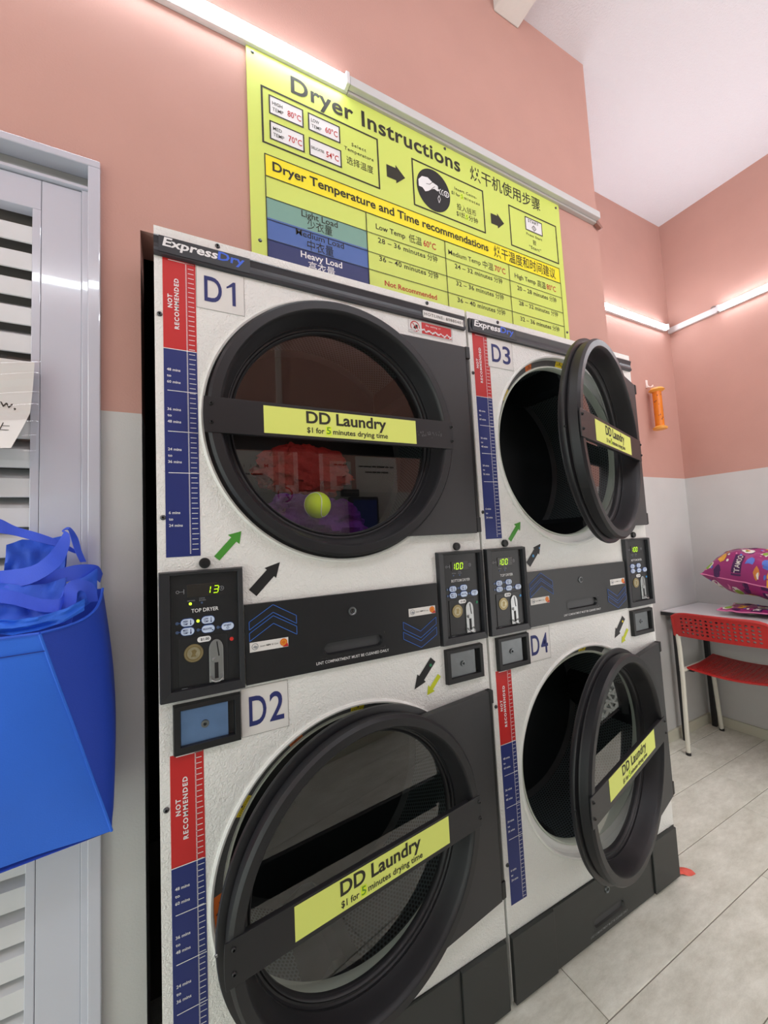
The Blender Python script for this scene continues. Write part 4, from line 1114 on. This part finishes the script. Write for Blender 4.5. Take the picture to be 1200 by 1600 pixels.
# paper notice in a clear sleeve on the louvres
nt_ = thing('notice_sleeve', 'curling white paper notice in a clear sleeve on the louvred door', 'notice')
def paper(u, v):     # u left to right, v top to bottom
    x = -0.52 + 0.317 * u; z = 1.615 - 0.19 * v
    curl = max(0, v - 0.55) * max(0, u - 0.35)
    return (x - 0.03 * curl - 0.006 * v, 0.085 - 0.035 * v * v - 0.10 * curl - 0.004 * sin(u * 5), z + 0.02 * curl)
MB().grid(paper, 24, 20, PAPER).build('paper', nt_)
def sleeve(u, v):
    x = -0.53 + 0.338 * u; z = 1.618 - 0.205 * v
    return (x, 0.082 - 0.035 * v * v - 0.004 * sin(u * 9) + 0.0035 * sin(v * 21 + u * 8), z)
MB().grid(sleeve, 30, 40, FILM).build('clear_sleeve', nt_)
q = MB()
def onp(u, v):
    p = paper(u, v); return (p[0], p[1] - 0.001, p[2])
q.text('w,', 0.86, 0.935, 0, 0.050, 0, INK, 0.0, fn=lambda u, v: onp(u, 0.50 - v * 1.5 + (u - 0.86) * 0.3))
q.text('上', 0.87, 0.945, 0, 0.050, 0, INK, -0.01, fn=lambda u, v: onp(u, 0.78 - v * 1.5))
q.build('lettering', nt_)

# ------------------------------------------------------------------ blue tote bag with folded totes inside
bag = thing('tote_bag', 'large blue fabric tote bag hanging on the louvred door', 'bag')
FR_t, FR_b = Vector((-0.147, -0.10, 1.125)), Vector((-0.0705, 0.0, 0.757))
BR_t, BR_b = Vector((-0.092, 0.066, 1.172)), Vector((-0.0755, 0.055, 0.772))
FL_t, FL_b = Vector((-0.56, -0.09, 1.128)), Vector((-0.50, -0.03, 0.742))
BL_t, BL_b = Vector((-0.58, 0.066, 1.172)), Vector((-0.50, 0.050, 0.752))
def bil(a, b, c, d, u, v):   # a->b along u at top, c->d at bottom
    return a.lerp(b, u).lerp(c.lerp(d, u), v)
def front(u, v):
    p = bil(FL_t, FR_t, FL_b, FR_b, u, v); k = sin(PI * min(1, u)) ** 0.7
    p.y += -0.030 * k * sin(PI * v) - 0.006 * noise.noise(Vector((u * 4, v * 3, 1)))
    p.z += -0.012 * sin(PI * u) * (1 - v) * 0.3 + 0.010 * v * sin(PI * u)
    return tuple(p)
def gusset(u, v):
    p = bil(FR_t, BR_t, FR_b, BR_b, u, v)
    p.x += 0.020 * sin(PI * u) * (1 - v) ** 0.6 + 0.012 * sin(PI * v) * u
    p.z += -0.018 * sin(PI * u) * (1 - v) ** 3 * 0.8
    return tuple(p)
def back(u, v):
    p = bil(BL_t, BR_t, BL_b, BR_b, u, v); p.x += 0.012 * sin(PI * v) * u
    return tuple(p)
def lgus(u, v):
    return tuple(bil(FL_t, BL_t, FL_b, BL_b, u, v))
q = MB(); q.grid(front, 30, 30, TOTE); q.build('front_panel', bag)
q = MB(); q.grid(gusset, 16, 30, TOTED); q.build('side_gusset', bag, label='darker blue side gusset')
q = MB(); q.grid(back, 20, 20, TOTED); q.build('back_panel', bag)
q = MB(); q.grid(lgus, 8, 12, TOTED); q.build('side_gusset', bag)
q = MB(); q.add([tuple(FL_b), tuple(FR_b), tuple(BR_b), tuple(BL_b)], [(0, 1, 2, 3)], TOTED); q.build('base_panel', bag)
# welted edges
q = MB(); q.tube([front(1, k / 24) for k in range(25)], 0.0022, TOTE, 6); q.tube([gusset(k / 14, 0) for k in range(15)], 0.0024, TOTEI, 6); q.tube([front(k / 24, 0) for k in range(25)], 0.0024, TOTEI, 6)
q.build('piping', bag)
q = MB(); q.tube([(p[0], p[1] - 0.0015, p[2]) for p in [front(k / 30, 0.075) for k in range(31)]], 0.0007, STITCH, 5); q.build('stitching', bag)

def ribbon(mb, pts, wdt, mt, n=36, th=0.0016, nrm=None):
    """a strap through pts; wdt a vector or a list of vectors giving its width direction"""
    P_ = [Vector(p) for p in pts]; m = len(P_) - 1
    W_ = [Vector(w_) for w_ in wdt] if isinstance(wdt, list) else [Vector(wdt)] * len(P_)
    def cr(A, t_):
        i = min(int(t_ * m), m - 1); f = t_ * m - i
        p0, p1, p2, p3 = A[max(i - 1, 0)], A[i], A[i + 1], A[min(i + 2, m)]
        return 0.5 * ((2 * p1) + (p2 - p0) * f + (2 * p0 - 5 * p1 + 4 * p2 - p3) * f * f + (3 * p1 - p0 - 3 * p2 + p3) * f ** 3)
    vs = []
    for k in range(n + 1):
        c_, w_ = cr(P_, k / n), cr(W_, k / n)
        tg = cr(P_, min(1, k / n + 0.01)) - cr(P_, max(0, k / n - 0.01))
        nn = tg.cross(w_).normalized() * th
        for s_ in (-0.5, 0.5):
            vs += [tuple(c_ + w_ * s_ + nn * 0.5), tuple(c_ + w_ * s_ - nn * 0.5)]
    fs = []
    for k in range(n):
        a = 4 * k; b = a + 4
        fs += [(a, a + 2, b + 2, b), (a + 1, b + 1, b + 3, a + 3), (a, b, b + 1, a + 1), (a + 2, a + 3, b + 3, b + 2)]
    mb.add(vs, fs, mt, True)
def px(x, y, Y):
    """point at depth Y seen from the photograph's camera, used only to measure out the soft straps"""
    d = right * ((x - 600) / 622.78) + up * (-(y - 800) / 622.78) + fwd
    c = M.translation; t_ = (Y - c.y) / d.y
    return c + d * t_
UPV = Vector((0, 0.006, 0.026))
q = MB(); ribbon(q, [px(-30, 905, -0.02), px(0, 906, -0.02), px(50, 898, -0.03), px(85, 875, -0.035), px(100, 850, -0.03), px(104, 833, -0.02), px(98, 829, -0.0), px(108, 826, 0.01), px(116, 840, 0.03), px(122, 860, 0.04), px(130, 878, 0.05)],
                 [UPV * 1.1, UPV * 1.1, UPV * 1.1, Vector((-0.012, 0.0, 0.024)), Vector((-0.014, 0, 0.012)), Vector((-0.008, 0.004, 0.004)), Vector((0, 0.012, 0.004)), Vector((0, 0.014, 0.004)), Vector((0.008, 0.01, 0)), Vector((0.008, 0.008, 0)), Vector((0.008, 0.006, 0))], TOTES)
q.build('strap', bag)
q = MB(); ribbon(q, [px(40, 915, -0.01), px(85, 903, 0.0), px(120, 894, 0.02), px(148, 893, 0.05), px(158, 903, 0.066)], [UPV, UPV, UPV * 1.0, Vector((0.004, 0.01, 0.022)), Vector((0.003, 0.008, 0.016))], TOTES)
q.build('strap', bag)
q = MB(); ribbon(q, [px(-20, 818, 0.02), px(0, 822, 0.02), px(25, 830, 0.03), px(60, 840, 0.03), px(92, 850, 0.04), px(118, 862, 0.05)], [UPV * 0.9, UPV * 0.9, UPV * 0.6, UPV * 0.6, UPV * 0.45, UPV * 0.25], TOTES)
q.build('strap', bag)

def folded_tote(label, pts, zdir, mt, strap=None, nm='folded_tote'):
    """soft folded bag: a padded sheet curled along pts (x,y px + depth), rising by zdir"""
    q = MB()
    base = [px(*p) for p in pts]; m = len(base) - 1
    def fn(u, v):
        i = min(int(u * m), m - 1); f = u * m - i
        p = base[i].lerp(base[i + 1], f)
        return tuple(p + Vector(zdir) * v + Vector((0, 0.010 * noise.noise(Vector((u * 5, v * 3, pts[0][0]))), 0)))
    def fb(u, v):
        p = fn(u, v); return (p[0], p[1] + 0.010, p[2])
    q.grid(fn, 24, 10, mt); q.grid(fb, 24, 10, mt)
    q.grid(lambda u, v: fn(u, 1) if v < 0.5 else fb(u, 1), 24, 1, mt)
    t_ = thing(nm, label, 'bag', group='folded blue totes inside the big one')
    q.build('folded_panel', t_)
    if strap:
        q = MB(); ribbon(q, [px(*p) for p in strap[0]], strap[1], TOTES); q.build('strap', t_)
    return t_
folded_tote('plain blue folded tote standing highest at the back of the big bag', [(4, 925, 0.055), (30, 915, 0.058), (60, 915, 0.060), (100, 905, 0.062)], (0.004, 0.0, 0.082), TOTEI)
folded_tote('folded blue tote lying low at the left under the crossing strap', [(-20, 975, -0.055), (20, 978, -0.06), (60, 975, -0.055), (95, 962, -0.045)], (0.0, 0.03, 0.060), TOTEI,
            ([(-20, 930, -0.050), (20, 934, -0.052), (60, 945, -0.050), (90, 946, -0.045), (98, 935, -0.03), (100, 915, -0.01)], Vector((0, 0.006, 0.020))))
folded_tote('folded blue tote looping over at the right side of the big bag', [(90, 968, -0.02), (110, 960, -0.005), (130, 950, 0.015), (150, 935, 0.035)], (0.0, 0.010, 0.055), TOTEI,
            ([(100, 975, -0.040), (108, 940, -0.030), (112, 920, -0.022), (124, 914, -0.012), (140, 920, 0.0), (146, 940, 0.005)], [Vector((0.020, 0, 0)), Vector((0.020, 0, 0.002)), Vector((0.016, 0, -0.014)), Vector((0.004, 0, -0.020)), Vector((-0.012, 0, -0.014)), Vector((-0.014, 0, 0))]))
folded_tote('folded blue tote pressed flat against the front edge of the big bag', [(-20, 992, -0.085), (20, 992, -0.085), (60, 985, -0.080), (100, 972, -0.06), (130, 955, -0.03)], (0.0, 0.004, 0.020), TOTE)

# ------------------------------------------------------------------ folding table, chair, printed bags
tr = math.atan2(0.045, 0.46)
tbl = thing('folding_table', 'narrow white-topped folding table in the right corner', 'table', (2.772, 0.0, 0))
def tx_(x, y, z):    # tapered footprint along the wall
    return (x - 2.772, y, z)
q = MB(tx_); q.box(2.566, 2.983, -0.72, 0.503, 0.7335, 0.7385, TTOP)
top = q.build('tabletop', tbl, bevel=0.001); q = MB(tx_); q.box(2.562, 2.984, -0.722, 0.505, 0.7145, 0.7334, TBLK); q.build('edge_band', tbl, bevel=0.002)
for (x, y) in ((2.618, 0.462), (2.945, 0.462), (2.618, -0.62), (2.945, -0.62)):
    q = MB(tx_); q.box(x - 0.012, x + 0.012, y - 0.012, y + 0.012, 0.0, 0.7145, TBLK); q.build('leg', tbl, bevel=0.002)
for y in (0.462, -0.62):
    q = MB(tx_); q.box(2.630, 2.933, y - 0.008, y + 0.008, 0.665, 0.690, TBLK); q.build('cross_rail', tbl, bevel=0.002)
    s_ = -1 if y > 0 else 1
    q = MB(tx_); q.tube([(2.78, y, 0.60), (2.78, y + s_ * 0.22, 0.70)], 0.009, mat('brace_grey', (70, 70, 72), rough=0.4, metal=0.5), 8); q.tube([(2.645, y, 0.62), (2.90, y + s_ * 0.02, 0.665)], 0.014, mat('brace_grey'), 8)
    q.build('folding_brace', tbl)
    q = MB(tx_); q.tube([(2.76 + 0.03 * cos(a / 12 * 2 * PI), y + s_ * 0.03 + 0.006, 0.600 + 0.010 * sin(a / 12 * 2 * PI)) for a in range(13)], 0.0018, TBLK, 6); q.build('lock_ring', tbl)

# chair: local +x is forward (towards the table), +y left
CH = thing('side_chair', 'red perforated plastic chair with a cream tube frame pushed to the table', 'chair', (2.503, 0.190, 0), rad(6))
hw = 0.190
def perf_sheet(mb, fn, nu, nv, hole, mt, th, margin=(0.08, 0.12)):
    """sheet on fn(u,v) with nu x nv open octagonal holes and a solid margin"""
    mu, mv = margin; n = 8
    for side in (0, 1):
        def F(u, v):
            return fn(u, v, th * side)
        for i in range(nu):
            for j in range(nv):
                u0, u1 = mu + (1 - 2 * mu) * i / nu, mu + (1 - 2 * mu) * (i + 1) / nu
                v0, v1 = mv + (1 - 2 * mv) * j / nv, mv + (1 - 2 * mv) * (j + 1) / nv
                cu, cv, du, dv = (u0 + u1) / 2, (v0 + v1) / 2, (u1 - u0) / 2, (v1 - v0) / 2
                sq = [(1, 0), (1, 1), (0, 1), (-1, 1), (-1, 0), (-1, -1), (0, -1), (1, -1)]
                vs = [F(cu + du * a, cv + dv * b) for a, b in sq] + [F(cu + du * hole * cos(PI / 4 * k), cv + dv * hole * sin(PI / 4 * k)) for k in range(n)]
                mb.add(vs, [(k, (k + 1) % n, n + (k + 1) % n, n + k) for k in range(n)], mt, False)
                if side == 0:
                    vs = [fn(cu + du * hole * cos(PI / 4 * k), cv + dv * hole * sin(PI / 4 * k), 0) for k in range(n)] + [fn(cu + du * hole * cos(PI / 4 * k), cv + dv * hole * sin(PI / 4 * k), th) for k in range(n)]
                    mb.add(vs, [(k, (k + 1) % n, n + (k + 1) % n, n + k) for k in range(n)], mt, False)
        for (a0, a1, b0, b1) in ((0, 1, 0, mv), (0, 1, 1 - mv, 1), (0, mu, mv, 1 - mv), (1 - mu, 1, mv, 1 - mv)):
            mb.grid(lambda u, v: F(a0 + (a1 - a0) * u, b0 + (b1 - b0) * v), 10, 3, mt)
def backrest(u, v, d):
    y = hw + 0.012 - (2 * hw + 0.024) * u
    z = 0.632 + 0.125 * v
    bow = 0.022 * sin(PI * u)
    z -= 0.022 * (abs(2 * u - 1) ** 8) * v
    return (-0.012 - bow - 0.02 * v + d, y, z)
q = MB(); perf_sheet(q, backrest, 15, 5, 0.62, CHR, 0.010)
q.tube([backrest(0, k / 6, 0.005) for k in range(7)] + [backrest(k / 20, 1, 0.005) for k in range(1, 20)] + [backrest(1, 1 - k / 6, 0.005) for k in range(7)], 0.009, CHR, 8)
q.build('backrest', CH)
def seat(u, v, d):
    y = hw - 0.012 - (2 * hw - 0.024) * u; x = 0.045 + 0.365 * v
    return (x, y, 0.452 - 0.016 * sin(PI * u) - 0.008 * sin(PI * v) - d)
q = MB(); perf_sheet(q, seat, 13, 12, 0.5, CHR, 0.008, (0.06, 0.06))
q.tube([seat(k / 16, 0, 0.004) for k in range(17)], 0.0065, CHR, 8); q.tube([seat(k / 16, 1, 0.004) for k in range(17)], 0.0065, CHR, 8); q.tube([seat(0, k / 8, 0.004) for k in range(9)], 0.0065, CHR, 8); q.tube([seat(1, k / 8, 0.004) for k in range(9)], 0.0065, CHR, 8)
q.build('seat', CH)
for s_ in (1, -1):
    y = s_ * (hw + 0.002)
    q = MB(); q.tube([(-0.018, y, 0.0), (-0.006, y, 0.2), (0.006, y, 0.42), (0.002, y, 0.56), (-0.006, y, 0.640)], 0.0110, CHF, 12); q.build('rear_leg', CH)
    q = MB(); q.tube([(0.43, y - s_ * 0.012, 0.0), (0.405, y - s_ * 0.01, 0.25), (0.385, y - s_ * 0.01, 0.40), (0.36, y - s_ * 0.01, 0.432), (0.20, y - s_ * 0.006, 0.436), (0.0, y, 0.440)], 0.0110, CHF, 12); q.build('front_leg', CH)
    q = MB(); q.box(0.065, 0.095, y - 0.02 - s_ * 0.014, y + 0.02 - s_ * 0.014, 0.424, 0.436, TBLK); q.build('stacking_pad', CH, bevel=0.003)
    for (x_, yy) in ((-0.018, y), (0.43, y - s_ * 0.012)):
        q = MB(); q.tube([(x_, yy, 0.0), (x_ + 0.0005, yy, 0.014)], 0.0125, TBLK, 12); q.build('foot_cap', CH)
q = MB(); q.tube([(0.10, hw - 0.01, 0.431), (0.10, 0, 0.424), (0.10, -hw + 0.01, 0.431)], 0.008, CHF, 8); q.tube([(0.372, hw - 0.015, 0.424), (0.372, 0, 0.420), (0.372, -hw + 0.015, 0.424)], 0.009, CHF, 8); q.build('cross_tube', CH)

# printed bags on the table
def pillow(name, label, org, ax, ay, L, W_, T, seed, decals, flat=False):
    """a sealed bag: org centre, ax long axis, ay short axis (unit vectors), T half thickness"""
    ax = Vector(ax).normalized(); ay = Vector(ay).normalized(); nz = ax.cross(ay).normalized(); org = Vector(org)
    def S(u, v, side, lift=0.0):
        a, b = 2 * u - 1, 2 * v - 1
        th = T * (max(0, 1 - abs(a) ** 4.5) ** 0.55) * (max(0, 1 - abs(b) ** 2.6) ** 0.6)
        th *= 1 + 0.16 * noise.noise(Vector((u * 4 + seed, v * 4, side)))
        th += 0.006 * noise.noise(Vector((u * 13, v * 11, seed + side)))
        p = org + ax * a * L * (1 - 0.07 * (1 - b * b)) + ay * b * W_ * (1 - 0.10 * (1 - a * a)) + nz * side * (max(th, 0) + lift)
        p += nz * 0.012 * noise.noise(Vector((a * 1.5, b * 1.5, seed + 5)))
        return tuple(p)
    t_ = thing(name, label, 'package')
    for side in (1, -1):
        q = MB(); q.grid(lambda u, v: S(u, v, side), 44, 34, MAG); q.build('printed_face', t_)
    q = MB()
    edge = [S(u / 40, 0, 1) for u in range(41)] + [S(1, v / 30, 1) for v in range(1, 31)] + [S(1 - u / 40, 1, 1) for u in range(1, 41)] + [S(0, 1 - v / 30, 1) for v in range(1, 31)]
    q.tube(edge, 0.0035, MAGE, 6); q.build('sealed_edge', t_)
    rr = random.Random(seed)
    def blob(u, v, r, mt, side, n=12, jag=0.12, lift=0.0012, asp=1.0):
        r = r * 1.6; u = min(.97, max(.03, u0 + (u - u0) * 1.45)); v = min(.96, max(.04, v0 + (v - v0) * 1.6)); vs = [S(u, v, side, lift)]
        ring1 = []; ring2 = []
        for k in range(n):
            a = 2 * PI * k / n; rv = r * (1 + jag * rr.uniform(-1, 1))
            ring1.append(S(u + 0.5 * rv * cos(a) * W_ / L, v + 0.5 * rv * asp * sin(a), side, lift)); ring2.append(S(u + rv * cos(a) * W_ / L, v + rv * asp * sin(a), side, lift))
        vs += ring1 + ring2
        q.add(vs, [(0, 1 + k, 1 + (k + 1) % n) for k in range(n)] + [(1 + k, 1 + (k + 1) % n, 1 + n + (k + 1) % n, 1 + n + k) for k in range(n)], mt)
    def letters(s_, u, v, lu, h, mt, side, ang, lift=0.0030):
        ca, sa = cos(ang), sin(ang)
        def f2(x, z):
            xx, zz = x * ca - z * sa, x * sa + z * ca
            return S(min(.97, max(.03, u + xx * W_ / L)), min(.97, max(.03, v + zz)), side, lift)
        q.text(s_, 0, lu, 0, h, 0, mt, 0.03, fn=f2)
    for side in (1, -1):
        for i in range(5):
            for j in range(3):
                u, v = 0.10 + 0.20 * i + rr.uniform(-.015, .015), 0.15 + 0.34 * j + rr.uniform(-.02, .02)
                kind = (i + 2 * j + (1 if side > 0 else 0)) % 4
                q = MB(); u0, v0 = u, v
                if kind == 0:
                    blob(u, v, 0.085, BP, side, lift=0.001); blob(u, v, 0.078, BW, side, 16, 0.06, 0.0018)
                    for k in range(4):
                        blob(u + rr.uniform(-.02, .02), v + rr.uniform(-.04, .04), 0.018, BG if k % 2 else BO, side, 7, 0.3, 0.0026)
                elif kind == 1:
                    blob(u - 0.03, v, 0.060, BW, side, 9, 0.3, 0.0014); blob(u - 0.03, v, 0.045, BG, side, 9, 0.3, 0.0022)
                    blob(u + 0.035, v + 0.06, 0.055, BY, side, 8, 0.3, 0.0018); blob(u + 0.03, v - 0.06, 0.040, BP, side, 8, 0.2, 0.0018)
                elif kind == 2:
                    q.grid(lambda a, b: S(u - 0.045 + 0.075 * a, v - 0.14 + 0.29 * b, side, .0016), 3, 8, BP)
                    letters('TAMOO', u + 0.018, v - 0.125, 0.26, 0.10, BW, side, PI / 2)
                    blob(u + 0.055, v + 0.03, 0.050, BB, side, 8, 0.3, 0.0018)
                else:
                    blob(u, v + 0.03, 0.055, BB, side, 9, 0.35, 0.0014); blob(u + 0.03, v - 0.05, 0.050, BY, side, 8, 0.35, 0.0018); blob(u - 0.04, v - 0.05, 0.035, BO, side, 8, 0.3, 0.0022)
                for k in range(3):
                    blob(u + rr.uniform(-.09, .09), v + rr.uniform(-.13, .13), 0.014, (BW, MAGE, BB)[k], side, 6, 0.3, 0.003)
                q.build('printed_motif', t_)
    return t_
_ax = Vector((-0.04, -0.29, -0.044)).normalized(); _ay = Vector((0.23, -0.02, 0.087)).normalized()
pillow('printed_bag', 'plump magenta patterned bag lying on top of another on the corner table', Vector((2.70, 0.343, 0.945)) + _ax * 0.30 + _ay * 0.125, _ax, _ay, 0.30, 0.125, 0.128, 4, 0)
pillow('printed_bag', 'flattened magenta patterned bag under the plump one on the corner table', (2.795, 0.00, 0.766), (0.10, -1, 0.0), (1, 0.10, 0.0), 0.27, 0.13, 0.015, 8, 0)

# ------------------------------------------------------------------ orange tube on a hook
ot = thing('orange_tube', 'orange speckled plastic tube with flared caps hanging from a white hook', 'trap', (2.655, 0.455, 1.828))
def ztube(mb, prof, mt, n=24):
    vs = [(r * cos(2 * PI * k / n), r * sin(2 * PI * k / n), z) for r, z in prof for k in range(n)]
    fs = [(i * n + k, i * n + (k + 1) % n, (i + 1) * n + (k + 1) % n, (i + 1) * n + k) for i in range(len(prof) - 1) for k in range(n)]
    mb.add(vs, fs, mt, True)
q = MB(); ztube(q, [(0.024, 0.008), (0.024, 0.235)], ORG); q.build('tube', ot)
q = MB(); ztube(q, [(0.0, -0.008), (0.036, -0.006), (0.040, 0.004), (0.029, 0.011), (0.0235, 0.016)], ORGC); q.build('bottom_cap', ot)
q = MB(); ztube(q, [(0.0235, 0.226), (0.036, 0.231), (0.043, 0.238), (0.032, 0.250), (0.0, 0.254)], ORGC); q.build('top_cap', ot)
q = MB()
rr = random.Random(3)
for k in range(26):
    a, z, r = rr.uniform(0, 2 * PI), rr.uniform(0.02, 0.22), rr.uniform(0.0022, 0.0042); R_ = 0.0243
    q = MB(); q.add([(R_ * cos(a + r / R_ * cos(t_)), R_ * sin(a + r / R_ * cos(t_)), z + r * sin(t_)) for t_ in [2 * PI * i / 8 for i in range(8)]], [tuple(range(8))], HOLE); q.build('entry_hole', ot)
q = MB(); q.tube([(0, 0, 0.254), (0.0, 0.01, 0.262), (-0.012, 0.03, 0.268)], 0.0012, HOOK, 6); q.build('hanging_loop', ot)
q = MB(); q.box(2.642, 2.660, YR - 0.006, YR, 2.098, 2.148, HOOK); q.tube([(2.651, YR - 0.005, 2.112), (2.653, YR - 0.014, 2.100), (2.659, YR - 0.026, 2.098), (2.664, YR - 0.032, 2.108)], 0.005, HOOK, 8)
tag(q.build('wall_hook', bevel=0.002, normals=True), 'small white wall hook holding the orange tube', 'hook')

# coral scrap on the floor behind the last dryer
q = MB()
q.grid(lambda u, v: (0.055 * u, 0.034 * v - 0.030 * u, 0.004 + 0.014 * sin(PI * v) * (1 - 0.7 * u) + 0.004 * sin(7 * u + 3 * v)), 10, 8, PINKR)
tag(q.build('plastic_scrap', loc=(1.592, 0.0, 0.0), normals=True), 'small coral pink plastic scrap on the floor at the last dryer foot', 'litter')

# white lattice basket under the table (seen mirrored in the D4 glass)
bk = thing('lattice_basket', 'white plastic basket with triangle lattice sides under the table', 'basket', (2.80, -0.30, 0.0))
def lattice_wall(name, fn, nu, nv):
    q = MB()
    for i in range(nu):
        for j in range(nv):
            for up_ in (0, 1):
                u0, u1, v0, v1 = i / nu, (i + 1) / nu, j / nv, (j + 1) / nv
                tri = [(u0, v0), (u1, v0), ((u0 + u1) / 2, v1)] if up_ == (j % 2) else None
                if up_ == (j % 2):
                    tri = [(u0, v0), (u1, v0), ((u0 + u1) / 2, v1)]
                else:
                    h_ = (u1 - u0) / 2
                    tri = [(u0 + h_, v1), (u0 - h_, v1), (u0, v0)] if i else [(h_, v1), (0, v1), (0, v0)]
                c_ = (sum(p[0] for p in tri) / 3, sum(p[1] for p in tri) / 3)
                inn = [(c_[0] + (p[0] - c_[0]) * 0.58, c_[1] + (p[1] - c_[1]) * 0.58) for p in tri]
                q.add([fn(*p) for p in tri] + [fn(*p) for p in inn], [(0, 1, 4, 3), (1, 2, 5, 4), (2, 0, 3, 5)], LATT)
    o = q.build(name, bk); md = o.modifiers.new('solid', 'SOLIDIFY'); md.thickness = 0.003
a_, b_, h_ = 0.15, 0.24, 0.40
lattice_wall('side_wall', lambda u, v: (-a_ - 0.015 * v, -b_ + 2 * b_ * u, 0.02 + h_ * v), 9, 8)
lattice_wall('side_wall', lambda u, v: (a_ + 0.015 * v, -b_ + 2 * b_ * u, 0.02 + h_ * v), 9, 8)
lattice_wall('end_wall', lambda u, v: (-a_ + 2 * a_ * u, -b_, 0.02 + h_ * v), 6, 8)
lattice_wall('end_wall', lambda u, v: (-a_ + 2 * a_ * u, b_, 0.02 + h_ * v), 6, 8)
q = MB(); q.box(-a_, a_, -b_, b_, 0.0, 0.02, LATT); q.build('base', bk, bevel=0.004)
q = MB(); q.tube([(-a_ - .017, -b_, .425), (a_ + .017, -b_, .425), (a_ + .017, b_, .425), (-a_ - .017, b_, .425), (-a_ - .017, -b_, .425)], 0.009, LATT, 8); q.build('rim', bk)

# ------------------------------------------------------------------ wall behind the camera (mirrored in the D1 glass)
def notice(label, x0, x1, z0, z1, mt, lines, name='paper_notice', mirror=True):
    t_ = thing(name, label, 'notice')
    y = YF + 0.0015
    q = MB(); q.box(x0, x1, YF + 0.0002, y, z0, z1, mt); q.build('sheet', t_)
    q = MB()
    for (s_, a, b, z, h, m_, bo) in lines:
        q.text(s_, 0, b - a, z, h, 0, m_, bo, fn=lambda u, v, b=b: (b - u, y + 0.0008, v))
    q.build('lettering', t_)
    return t_, y
notice('white notice with dark headline on the wall facing the dryers, left of the column', 0.215, 0.487, 1.530, 1.755, PAPER, [('Motion', 0.25, 0.46, 1.665, 0.022, INK, 0.02), ('—— — —', 0.29, 0.43, 1.61, 0.05, INK, 0.03)])
notice('wide white notice on the wall facing the dryers, right of the code sheet', 0.98, 1.262, 1.534, 1.755, PAPER, [('— — —— — —— —', 1.0, 1.24, 1.675, 0.05, INK, 0.03), ('—— — — ——', 1.04, 1.20, 1.64, 0.05, INK, 0.03)])
t_, y = notice('white sheet with a plain grey square on the wall facing the dryers', 0.815, 0.949, 1.546, 1.72, PAPER, [('— — —', 0.84, 0.92, 1.68, 0.05, INK, 0.03)])
q = MB(); q.box(0.855, 0.91, y, y + 0.001, 1.57, 1.63, mat('sheet_grey', (120, 120, 120))); q.build('printed_square', t_)
t_, y = notice('framed dark picture notice on the wall facing the dryers', 0.60, 0.775, 1.45, 1.79, PAPER, [])
q = MB(); q.box(0.625, 0.75, y, y + 0.001, 1.535, 1.77, mat('poster_dark', (70, 60, 56), vary=(30, 0.6))); q.build('printed_picture', t_)
t_, y = notice('square no smoking sign on the wall facing the dryers', 0.497, 0.600, 1.465, 1.57, WHT, [], 'no_smoking_sign')
q = MB(lambda a, b, c: (a, y + 0.001 - b, c)); q.ring(0.5485, 1.5175, 0.035, 0.043, 0, REDT, 28); q.line((0.522, 1.543), (0.575, 1.492), 0.007, 0, REDT); q.rect(0.53, 0.57, 1.512, 1.52, 0.0002, PURE); q.build('symbol', t_)
kt = thing('wall_kiosk', 'dark wall-mounted payment screen facing the dryers', 'screen', (1.01, YF, 1.39))
q = MB(); q.box(-0.09, 0.09, 0, 0.05, -0.12, 0.11, BLACKP); q.build('casing', kt, bevel=0.004)
q = MB(); q.box(-0.075, 0.075, 0.05, 0.052, -0.10, 0.09, mat('screen_glow', (24, 40, 92), rough=0.2, emit=0.6)); q.build('screen', kt)
cb = thing('card_reader', 'small black card reader above the wall-mounted payment screen', 'reader', (0.93, YF, 1.535))
q = MB(); q.box(-0.055, 0.055, 0, 0.03, -0.03, 0.012, BLACKP); q.build('casing', cb, bevel=0.003); q = MB(); q.box(-0.045, 0.045, 0.03, 0.031, -0.008, -0.002, DSTEEL); q.build('card_slot', cb)
q = MB(); q.box(0.515, 0.545, YF, YF + 0.025, 0.058, ZC, mat('conduit_white', (214, 200, 192))); q.build('trim_2', bevel=0.003, kind='structure')
